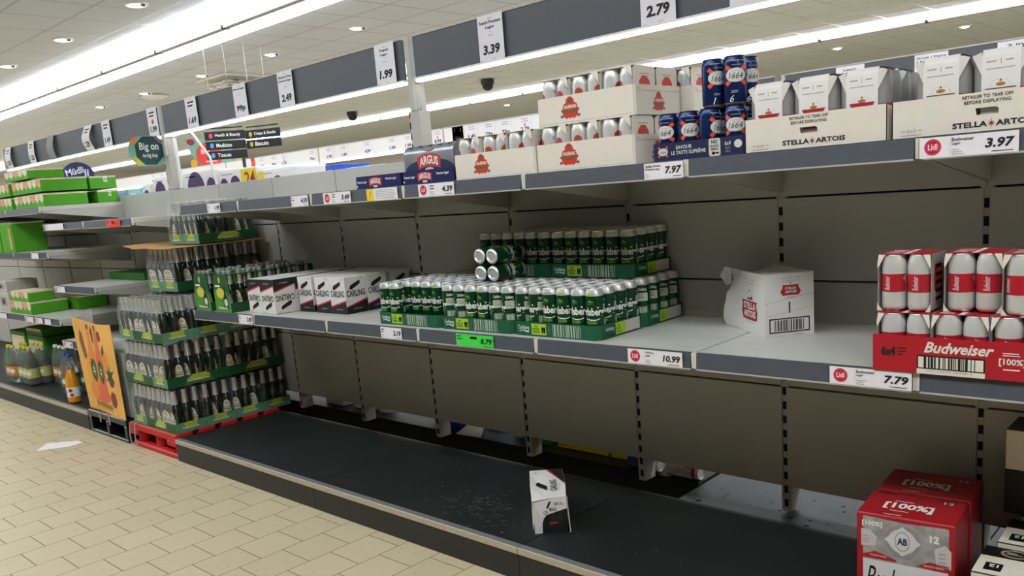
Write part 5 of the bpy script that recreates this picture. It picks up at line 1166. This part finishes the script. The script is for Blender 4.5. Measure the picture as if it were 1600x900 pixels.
# ---------------------------------------------------------------- green cartons on the bays beyond
mat('kale_green', '#4fa01e', 0.5, noise=0.07, scale=15); mat('kale_dark', '#2f7a1c', 0.55, noise=0.1); mat('print_pink', '#d99a80', 0.6, noise=0.15, scale=40); mat('print_cream', '#d9cfae', 0.6, noise=0.2, scale=60)
def green_carton(x1, y0, y1, z, L, H, label, badge=False, grp='green cartons', scal=True):
    """long carton running away from the aisle; x1 is its visible long side"""
    t = thing('green_carton', label, 'carton', (x1 - L / 2, (y0 + y1) / 2, z), 0, grp); w, d = L / 2, (y1 - y0) / 2
    m = MB(); m.box(-w, w, -d, d, 0, H, 'kale_green', .003); m.build('board', t, smooth=False)
    m = MB(); F = Flat((-w, -d, H + .0002), (1, 0, 0), (0, 1, 0)); m.box(-w, w, -d, d, H + .0002, H + .0035, 'print_cream', .001); G = Flat((w, -d, 0), (0, 1, 0)); m.rect(G, 0, 2 * d, H - .008, H + .0035, 'print_cream')
    m.build('printed_top', t, smooth=False)
    if scal:
        m = MB(); F = Flat((-w, -d, 0)); n = max(1, int(L / .085)); q = L / n
        for i in range(n): c = 'print_pink' if (i + int(z * 10)) % 3 == 0 else 'print_cream'; m.poly(F, [(q * i + .004, H * .55), (q * i + q * .5, H * .30), (q * (i + 1) - .004, H * .55), (q * (i + 1) - .004, H), (q * i + .004, H)], c); m.rect(F, q * i, q * i + .003, 0, H, 'kale_dark')
        m.build('front_print', t, smooth=False)
    if badge:
        m = MB(); m.rect(G, d * 1.05, d * 1.32, H * .55, H * .98, 'print_white', LIFT * 1.5); m.oval(G, d * 1.18, H * .76, d * .10, H * .14, 'ghost', LIFT * 2.4); m.build('badge', t, smooth=False)
A1 = 1.4727
for i, dx in enumerate((0, .69)):
    say = ('next to the empty shelf', 'one bay farther')[i]
    green_carton(-5.885 - dx, -.525, -.225, A1, .62, .088, 'green carton at the front of the top shelf, bottom tier, ' + say)
    green_carton(-5.890 - dx, -.525, -.212, A1 + .0925 + .012, .62, .088, 'green carton at the front of the top shelf, middle tier, ' + say)
    green_carton(-5.885 - dx, -.155, -.006, A1, .5, .086, 'green carton with a white badge by the back panel, lower, ' + say, True, scal=False)
    green_carton(-5.885 - dx, -.195, -.006, A1 + .0925 + .010, .5, .088, 'green carton with a white badge by the back panel, upper, ' + say, True, scal=False)
green_carton(-6.06, -.545, -.30, A1 + .2053, .5, .066, 'single green carton on the very top of the green pile')
for i, (x, y0, y1, z, L, H, lb, sc_) in enumerate(((-6.60, -.555, -.315, 1.1527, .28, .225, 'tall green carton on the second shelf, nearest end', False), (-6.90, -.56, -.315, 1.1527, .28, .225, 'tall green carton on the second shelf, next one along', True), (-7.22, -.56, -.32, 1.1527, .3, .22, 'tall green carton on the second shelf, farthest one', True))):
    green_carton(x, y0, y1, z, L, H, lb, grp='tall green cartons', scal=sc_)
m = MB(); m.box(-.02, .02, -.002, 0, 0, .16, 'print_pink'); m.oval(Flat((0, -.002, .12)), 0, 0, .015, .02, 'juice_orange'); tag(m.build('carton_label', loc=(-6.66, -.5555, 1.18), smooth=False), 'orange printed strip on the tall green carton of the second shelf', 'label')
green_carton(-6.52, -.545, -.275, .6677, .50, .092, 'green carton on the third shelf, lower one')
green_carton(-6.56, -.540, -.35, .6677 + .0962, .40, .078, 'green carton on the third shelf, upper one')
green_carton(-6.40, -.245, -.02, .6677, .3, .10, 'dark green carton at the back of the third shelf', scal=False)
mat('white_board', '#bcb8b2', 0.6, noise=0.1)
for i, (x, z, h) in enumerate(((-7.17, .6677, .16), (-7.18, .6677 + .1610, .09))):
    m = MB(); m.box(-.13, .13, -.12, .12, 0, h, 'white_board', .003); m.rect(Flat((-.13, -.12, 0)), .05, .2, h * .3, h * .75, 'sleeve_grey'); m.oval(Flat((-.13, -.12, 0)), .12, h * .52, .03, h * .15, 'ink', LIFT * 2)
    tag(m.build('white_box', loc=(x, -.42, z), smooth=False), 'whitish printed box on the third green carton shelf, ' + ('lower one', 'upper one')[i], 'box', 'whitish boxes')
m = MB(); m.box(-.30, .30, -.1, .1, 0, .05, 'kale_dark', .004); tag(m.build('flat_carton', loc=(-5.46, -.12, .9177), smooth=False), 'flat dark carton lying at the back of the low empty shelf', 'carton')
for i, (x, z, h) in enumerate(((-6.72, .1275, .34), (-7.15, .1275, .36), (-6.72, .1275 + .345, .065))):
    m = MB(); m.box(-.19, .19, -.2, .2, 0, h, 'kale_dark', .004); m.rect(Flat((-.19, -.2, 0)), 0.03, .35, h * .55, h * .9, 'print_cream')
    tag(m.build('green_carton', loc=(x - .1, -.27, z), smooth=False), 'deep green carton in the dark under the third shelf, ' + ('lower near one', 'lower far one', 'upper one')[i], 'carton', 'deep green cartons')

# bottles on the far base shelf
mat('pet_clear', '#f2f6f5', 0.05, spec=0.6, trans=0.9, ior=1.12); mat('label_lime', '#b9bd6a', 0.5); mat('label_orange', '#d9803c', 0.5); mat('label_green', '#4f8f3c', 0.5); mat('cap_yellow', '#d6c23c', 0.4); mat('cap_blue', '#1f56b0', 0.4); mat('juice', '#d98a14', 0.25, spec=0.6, noise=0.08, coat=.3); mat('cap_dull', '#8a8a3a', 0.5)
def pet(parent, x, y, r, h, label, cap, z=.0):
    t = MB(); t.lathe([(r * .7, .0), (r, .012), (r * .97, h * .16), (r, h * .2), (r, h * .46), (r * .93, h * .52), (r * .95, h * .62), (r * .6, h * .80), (r * .36, h * .90), (r * .34, h * .93)], 'pet_clear', 16, c=(x, y)); b = t.build('bottle', parent)
    t = MB(); t.lathe([(r * 1.012, h * .2), (r * 1.012, h * .45)], label, 16, c=(x, y), cap=(False, False)); F = Wrap(r * 1.02, -1.0, (x, y)); F.step = .01; t.oval(F, 0, h * .33, r * .5, h * .06, 'print_white'); t.build('label', b)
    t = MB(); t.lathe([(r * .38, h * .93), (r * .38, h * .99), (r * .33, h)], cap, 14, c=(x, y)); t.build('cap', b)
def pet_pack(x, y, nx, ny, r, h, label, cap, say):
    t = thing('bottle_six_pack', say, 'bottle pack', (x, y, .1277), 0, 'shrink wrapped drink bottles')
    for i in range(nx):
        for j in range(ny): pet(t, (i - (nx - 1) / 2) * 2 * r * 1.02, (j - (ny - 1) / 2) * 2 * r * 1.02, r, h, label, cap)
    w, d = nx * r * 1.03, ny * r * 1.03; m = MB(); ring = lambda k, z: [(-w * k, -d * k, z), (w * k, -d * k, z), (w * k, d * k, z), (-w * k, d * k, z)]
    v = ring(1, .004) + ring(1.0, h * .55) + ring(.82, h * .93)
    for b in range(2):
        for s in range(4): m.add([v[4 * b + s], v[4 * b + (s + 1) % 4], v[4 * b + 4 + (s + 1) % 4], v[4 * b + 4 + s]], [(0, 1, 2, 3)], 'wrap_clear')
    m.build('shrink_film', t, smooth=False)
pet_pack(-6.60, -.575, 3, 2, .045, .305, 'label_lime', 'cap_yellow', 'drink bottle pack with yellow caps and pale lime labels')
pet_pack(-6.86, -.60, 2, 2, .045, .30, 'label_orange', 'cap_yellow', 'drink bottle pack with yellow caps at the picture edge')
pet_pack(-6.27, -.43, 3, 2, .045, .305, 'label_orange', 'white_plastic', 'drink bottle pack with white caps and orange labels')
pet_pack(-6.02, -.20, 2, 2, .045, .31, 'label_lime', 'cap_dull', 'dim drink bottle pack at the back with dull yellow caps')
pet_pack(-5.80, -.50, 2, 3, .045, .30, 'label_green', 'cap_blue', 'water bottle pack with blue caps and green labels')
t = thing('juice_bottle', 'orange juice bottle standing alone at the front of the far base shelf', 'bottle', (-5.485, -.69, .1277)); R, h = .043, .262
m = MB(); m.lathe([(R * .8, 0), (R, .012), (R, h * .10), (R * .96, h * .14), (R, h * .18), (R, h * .44), (R * .96, h * .5), (R * .98, h * .60), (R * .55, h * .82), (R * .34, h * .90)], 'juice', 20); m.build('bottle', t)
m = MB(); m.lathe([(R * .34, h * .90), (R * .34, h * .97), (R * .3, h)], 'pet_clear', 16); m.build('neck', t)
m = MB(); m.lathe([(R * 1.015, h * .17), (R * 1.015, h * .43)], 'print_white', 20, cap=(False, False)); F = Wrap(R * 1.02, -.95); m.oval(F, .008, h * .35, .014, .013, 'st_red'); m.oval(F, .014, h * .23, .013, .012, 'st_red'); m.rect(F, -.024, -.019, h * .25, h * .38, 'leaf'); m.build('label', t)

# ---------------------------------------------------------------- far side of this gondola: goods peeking over the panels
mat('tissue_white', '#e4e0e0', 0.45, noise=0.03); mat('tissue_purple', '#4c2a63', 0.5); mat('tissue_yellow', '#e6cf1c', 0.5); mat('aqua', '#8fc7cf', 0.4); mat('flame', '#e0663a', 0.5); mat('sky_pack', '#6f97bb', 0.45)
RZ = 1.3606
def tissue(x, w, h, label, purple=(), yellow=None, y=.40, num=None, sm=()):
    t = thing('tissue_pack', label, 'tissue pack', (x, y, RZ), 0, 'tissue packs on the far side'); d = .13
    m = MB(); m.box(-w / 2, w / 2, -d, d, 0, h, 'tissue_white', .018, seg=3); m.build('wrap', t)
    m = MB(); F = Flat((-w / 2, -d, 0))
    for u, v, r in purple: m.oval(F, w * u, h * v, r, r, 'tissue_purple', LIFT * 2)
    if yellow: m.rect(F, w * yellow[0], w * yellow[1], h * .45, h - .012, 'tissue_yellow', LIFT * 2.5); num and m.text(F, num, w * (yellow[0] * .4 + yellow[1] * .6), h * .72, .085, 'st_red', w=.13, bold=.02, lift=LIFT * 4)
    m.rect(F, w * .1, w * .4, h * .86, h * .89, 'ghost', LIFT * 2)
    m.build('print', t, smooth=False)
tissue(-6.02, .16, .235, 'small white tissue pack with a purple mark, nearest the post', ((.5, .6, .05),))
tissue(-5.66, .46, .275, 'white tissue pack with two purple discs', ((.25, .55, .09), (.68, .62, .06)))
tissue(-5.15, .50, .275, 'white tissue pack with a large purple disc', ((.4, .52, .13), (.85, .55, .07)))
tissue(-4.62, .50, .255, 'white tissue pack with purple discs and the red 24 on yellow', ((.15, .55, .06), (.45, .55, .07)), (.62, .99), num='24')
tissue(-4.14, .42, .225, 'white tissue pack with a yellow edge strip and low purple disc', ((.55, .48, .07),), (.0, .16))
def far_pack(x, w, h, mm, label, y=.40, d=.12, z=RZ):
    m = MB(); m.box(-w / 2, w / 2, -d, d, 0, h, mm, .006, seg=2); m.lines(Flat((-w / 2, -d, 0)), w * .2, w * .8, h * .6, h * .9, 2, 'print_white', seed=3)
    tag(m.build('goods_pack', loc=(x, y, z)), label, 'pack')
far_pack(-6.62, .34, .20, 'sky_pack', 'pale blue pack seen over the panels beside the header post'); far_pack(-6.27, .24, .21, 'aqua', 'aqua pack seen over the panels next to the pale blue one'); far_pack(-6.80, .62, .035 + .13, 'flame', 'orange edged pack seen over the panels beside the header post', .20, .05)
far_pack(-3.55, .12, .20, 'pack_blue', 'dark blue pack just past the last tissue pack'); far_pack(-3.25, .34, .17, 'aqua', 'pale aqua pack seen over the back panels'); far_pack(-8.4, .5, .24, 'tissue_yellow', 'yellow pack seen over the panels by the green cartons', .42); far_pack(-8.0, .18, .22, 'tissue_purple', 'purple pack seen over the panels by the green cartons', .42)

# ---------------------------------------------------------------- the next gondola: header with price tickets, shelves and goods
GY = 4.07
t = thing('gondola_frame', 'long pale shelving in the next aisle, mostly hidden', 'shelving frame', (-9, GY, 0))
m = MB(); m.box(-13, 11, .03, .07, 0, 1.75, 'panel'); m.build('back_panel', t, smooth=False)
for z in (.126, .55, .97, 1.39):
    m = MB(); m.box(-13, 11, -.62, .72, z - .04, z, 'shelf_white'); m.build('shelf_board', t, smooth=False)
cols = ['sky_pack', 'white_plastic', 'aqua', 'flame', 'carton_white', 'tissue_purple', 'tissue_white', 'juice_orange']
rr = random.Random(21)
for i in range(46):
    x = -20.5 + i * .46; h = rr.uniform(.16, .33)
    m = MB(); m.box(-.20, .20, -.14, .14, 0, h, cols[rr.randrange(8)], .006, seg=2); m.lines(Flat((-.2, -.14, 0)), .08, .32, h * .6, h * .9, 2, 'print_white', seed=3)
    tag(m.build('goods_pack', loc=(x, GY - .42, 1.3906)), 'distant household pack on the next gondola beneath the price strip', 'pack', 'distant household packs')
G2B, G2T = 1.885, 2.066
segs = [(-21.8, -14.3, 0), (-14.2, -11.7, 0), (-11.66, -9.2, 0), (-9.16, -6.72, 0), (-6.66, -4.22, 0), (-4.18, -2.62, 1), (-2.52, -.1, 1), (-.02, 2.4, 1)]
for i, (a, b, dark) in enumerate(segs):
    t = thing('header_board', 'header board over the next gondola, %s from the far end' % ORD[i], 'header board', ((a + b) / 2, GY, 0)); h = (b - a) / 2
    m = MB(); m.box(-h, h, 0, .02, G2B, G2T, 'header' if dark else 'white_plastic', .002); m.build('board', t, smooth=False)
    m = MB(); m.box(-h, h, -.005, .025, G2T, G2T + .012, 'panel', .002); m.build('top_rail', t, smooth=False)
    m = MB(); m.box(-h + .02, h - .02, -.01, .02, G2B - .025, G2B - .002, 'led', .003); m.build('light_strip', t, smooth=False)
    if i:
        m = MB(); m.box(-.018, .018, -.03, .03, 1.75, G2T + .01, 'panel', .004); tag(m.build('header_post', loc=(a - .02, GY + .035, 0)), 'pale post between header boards of the next gondola, %s from the far end' % ORD[i - 1], 'post')
def g2_ticket(x, price, label, w=.19, names=(), dot=False, p='paper'):
    m = MB(); m.box(-w / 2, w / 2, -.001, 0, 0, .178, p); F = Flat((-w / 2, -.001, 0))
    v = .15
    for s in names: m.text(F, s, w / 2, v, .017, 'ink', w=min(w * .9, w * .09 * len(s)), bold=.02); v -= .024
    if not names:
        for k in range(2): m.rect(F, w * .25, w * .75, v - .024 * k, v - .024 * k + .008, 'carton_grey')
        v -= .05
    if dot: m.oval(F, w / 2, v - .006, .014, .017, 'lidl_red'); m.rect(F, w * .44, w * .56, v - .009, v - .003, 'lidl_white', LIFT * 2)
    if price: m.text(F, price, w / 2, .052, .042, 'ink', w=w * .6, bold=.03)
    tag(m.build('price_ticket', loc=(x, GY - .002, 1.886), smooth=False), label, 'price ticket', 'tickets on the next gondola header')
g2 = [(-13.9, '79p'), (-13.55, '89p'), (-13.2, '69p'), (-12.85, '1.99'), (-10.28, '1.99'), (-9.95, '85p'), (-9.68, '1.75'), (-8.98, '75p'), (-8.58, '1.99'), (-8.25, '1.49'), (-7.75, '4.99'), (-7.25, '1.49'), (-6.95, '1.99'), (-6.42, '8.99'), (-6.05 - .02, '49p')]
for i, (x, s) in enumerate(g2): g2_ticket(x - .35, s, 'small white ticket on the pale header strip reading %s, %s from the far end' % (s, ORD[i]), dot=(i in (6, 13)))
for i, (x, s) in enumerate(((-7.05 + .62, '79p'), (-6.82 + .62, '1.45'), (-6.55 + .62, '79p'), (-6.30 + .62, '75p'), (-6.02 + .62, '2.79'), (-5.73 + .62, '1.19'), (-5.47 + .62, '1.19'), (-5.2 + .62, '1.35'))):
    g2_ticket(x, s, 'small white ticket right of the grey post reading %s, %s along' % (s, ORD[i]), dot=(i == 4))
m = MB(); m.box(-.07, .07, -.0012, 0, 0, .178, 'sky_pack'); m.lines(Flat((-.07, -.0012, 0)), .01, .13, .06, .14, 3, 'tissue_white', seed=2); tag(m.build('picture_ticket', loc=(-4.36, GY - .002, 1.886), smooth=False), 'blue and white picture card on the pale header strip', 'card')
g2_ticket(-4.08, '1.65', 'small white ticket with red mark reading 1.65 beside the cream trays', dot=True); g2_ticket(-3.86, '3.49', 'small white ticket partly hidden by the topmost cream tray')
g2_ticket(-1.99, '', 'white ticket on the dark far header above the first sleeved pack', .22, ('Lenor', 'Fabric Care'))
g2_ticket(-1.40, '', 'white ticket on the dark far header reading Ariel Fairy Bold Pods', .23, ('Ariel / Fairy', '/ Bold Pods'), True)
g2_ticket(-.84, '', 'white ticket on the dark far header reading 2 in 1 washing powder', .26, ('2 in 1', 'Washing Powder'))
m = MB(); m.box(-.05, .05, -.002, 0, 0, .178, 'tick_red'); m.rect(Flat((-.05, -.002, 0)), .015, .085, .13, .16, 'st_red'); m.rect(Flat((-.05, -.002, 0)), .03, .07, .02, .04, 'st_red'); tag(m.build('red_ticket', loc=(-10.87, GY - .003, 1.9), smooth=False), 'bright red ticket on the pale header strip under the black hanging signs', 'price ticket')
m = MB(); m.box(-.045, .045, -.002, 0, 0, .19, 'ink'); tag(m.build('black_ticket', loc=(-11.12, GY - .003, 1.9), smooth=False), 'black ticket beside the bright red one on the header strip', 'price ticket')

# ---------------------------------------------------------------- signs
mat('sign_black', '#15181c', 0.5); mat('sign_teal', '#1f4347', 0.5, noise=0.05); mat('sign_mint', '#74b7a4', 0.5, noise=0.15, scale=8); mat('sign_olive', '#8a7d4f', 0.6, noise=0.3, scale=12); mat('sign_navy', '#1c2a66', 0.5); mat('icon_red', '#c9405a', 0.5); mat('icon_blue', '#4d90d0', 0.5); mat('icon_gold', '#b39a3c', 0.5)
def hang_sign(cx, cy, ztop, W, rows, rz, label, rod=0.10):
    t = thing('hanging_sign', label, 'sign', (cx, cy, ztop), rz, 'black hanging aisle signs'); H = .098
    for i, (s, ic) in enumerate(rows):
        z = -(i + 1) * (H + .014); m = MB(); m.box(0, W, -.008, .008, z, z + H, 'sign_black', .002)
        for sd, F in ((1, Flat((0, -.008, z))),):
            m.text(F, s, .12, H * .5, H * .46, 'print_white', w=min(W * .62, .022 * len(s)), align='L', bold=.01); m.oval(F, .07, H * .5, .022, .03, ic, n=14)
        m.build('sign_panel', t, smooth=False)
    for u in (.12, W - .12):
        m = MB(); m.tube([(u, 0, -.02), (u, 0, ZC - ztop)], .0012, 'alu', 5); m.build('hanger', t)
    m = MB(); m.box(.02, W - .02, -.006, .006, .016, .03, 'black_plastic'); m.build('bar', t, smooth=False)
def at_px(px, py, y=None, x=None):
    """point on a plane seen in that direction from the viewer's place, used once to size the hanging signs"""
    d = cam.matrix_world.to_3x3() @ Vector(((px - 814.206) / 1312.0342, -(py - 545.1935) / 1312.0342, -1)); o = cam.matrix_world.translation
    k = ((y - o.y) / d.y) if y is not None else ((x - o.x) / d.x); return o + d * k
# two stacks meeting at an edge: directions face the near end of the aisle
hang_sign(-8.90, 2.33, 2.275, .46, (('Health & Beauty', 'icon_red'), ('Medicine', 'icon_blue'), ('Tissues', 'icon_blue')), math.radians(52), 'black hanging sign stack reading health and beauty, medicine, tissues')
hang_sign(-8.62, 2.70, 2.262, .46, (('Crisps & Snacks', 'icon_gold'), ('Biscuits', 'icon_gold')), math.radians(28), 'black hanging sign stack reading crisps and snacks, biscuits')
# round sign on the header post
t = thing('round_sign', 'dark teal round sign reading big on the big shop, beside the header post', 'sign', (-5.062, -.105, 1.778), PI / 2)
m = MB(); n = 24; oc = [(.128 * math.cos(2 * PI * k / n + .13), .098 * max(-.86, min(.86, math.sin(2 * PI * k / n + .13))) / .86) for k in range(n)]; m.prism(Flat((0, -.002, 0)), oc, .004, 'sign_mint')
F = Flat((0, -.002, 0)); oc2 = [(.012 + .100 * math.cos(PI / 4 * k + .39), .100 * max(-.93, min(.93, math.sin(PI / 4 * k + .39)))) for k in range(8)]; m.poly(F, oc2, 'sign_teal', LIFT * 1.5); m.poly(F, [(-.12, .03), (-.09, .09), (-.05, .09), (-.085, .04)], 'juice_orange', LIFT); m.poly(F, [(-.11, -.04), (-.08, -.095), (-.04, -.095), (-.08, -.03)], 'box_yellow', LIFT); m.poly(F, [(.09, .06), (.05, .095), (.075, .095), (.115, .05)], 'brown_print', LIFT * 2)
m.text(F, 'Big on', .012, .022, .062, 'print_white', w=.130, bold=.02, lift=LIFT * 3); m.text(F, 'the big shop', .012, -.034, .034, 'print_white', w=.10, bold=.01, lift=LIFT * 3); m.build('board', t, smooth=False)
m = MB(); m.box(.11, .125, -.003, .003, .06, .10, 'panel'); m.build('clip', t, smooth=False)
t = thing('round_sign', 'navy round shelf sign above the green cartons', 'sign', (-6.95, -.02, 1.73), PI / 2)
m = MB(); m.prism(Flat((0, -.002, 0)), [(.15 + .13 * math.cos(2 * PI * k / 28), .11 * math.sin(2 * PI * k / 28)) for k in range(28)], .004, 'sign_navy'); F = Flat((0, -.002, 0)); m.text(F, 'Müdli', .125, .035, .055, 'tissue_white', w=.15, bold=.02, rot=.2); m.text(F, 'ji', .215, .012, .075, 'tissue_white', w=.04, bold=.03, rot=-.1); m.build('board', t, smooth=False)
m = MB(); m.tube([(.15, 0, -.10), (.15, 0, -.22)], .004, 'panel', 6); m.build('stem', t)
t = thing('round_sign', 'mint promotional sign with a red disc behind the black hanging signs', 'sign', (-13.1, 4.55, 2.30), PI / 2)
m = MB(); m.prism(Flat((-.40, -.004, 0)), [(0, .25), (.06, .16), (.10, .0), (.30, -.25), (.85, -.25), (.85, .25)], .008, 'sign_mint'); F = Flat((-.40, -.004, 0)); m.oval(F, .42, -.02, .24, .22, 'tick_red', LIFT * 2); m.text(F, 'big', .36, .03, .10, 'print_white', w=.16, bold=.03, lift=LIFT * 4); m.text(F, 'on price', .44, -.12, .05, 'print_white', w=.2, bold=.02, lift=LIFT * 4); m.oval(F, .12, .2, .07, .05, 'st_red', LIFT * 2); m.oval(F, .13, -.16, .06, .08, 'peach', LIFT * 2); m.oval(F, .72, -.2, .06, .05, 'juice_orange', LIFT * 2); m.build('board', t, smooth=False)
m = MB(); m.tube([(.1, 0, .25), (.1, 0, .94)], .004, 'panel', 6); m.build('hanger', t)
t = thing('picture_banner', 'colourful picture banner on the far wall beyond the price strip', 'banner', (-17.5, 7.2, 2.28))
m = MB(); m.box(-.9, .9, -.01, .01, -.2, .22, 'sign_olive'); F = Flat((-.9, -.01, 0)); m.poly(F, [(0, -.2), (.3, -.2), (.45, .15), (.2, .22), (0, .22)], 'print_pink'); m.poly(F, [(.7, -.2), (1.3, -.2), (1.1, .22), (.85, .1)], 'cap_blue'); m.poly(F, [(1.1, -.05), (1.4, .0), (1.4, .2), (1.15, .2)], 'berry'); m.build('board', t, smooth=False); m = MB(); m.tube([(-.8, 0, .22), (-.8, 0, .96)], .004, 'panel', 5); m.tube([(.8, 0, .22), (.8, 0, .96)], .004, 'panel', 5); m.build('hanger', t)
# slim white rack of the header post (cable duct loop)
m = MB(); m.tube([(-4.93, .03, 1.515), (-4.93, .03, 1.84), (-4.91, .03, 1.862), (-4.88, .03, 1.868)], .012, 'white_plastic', 8); tag(m.build('cable_duct'), 'white cable duct curving up beside the far header post', 'cable duct')
m = MB(); m.tube([(-4.62, .14, 1.375), (-4.66, .12, 1.70), (-4.70, .035, 1.868)], .009, 'white_plastic', 8); tag(m.build('cable_duct'), 'slim white cable duct leaning beside the far header post', 'cable duct')
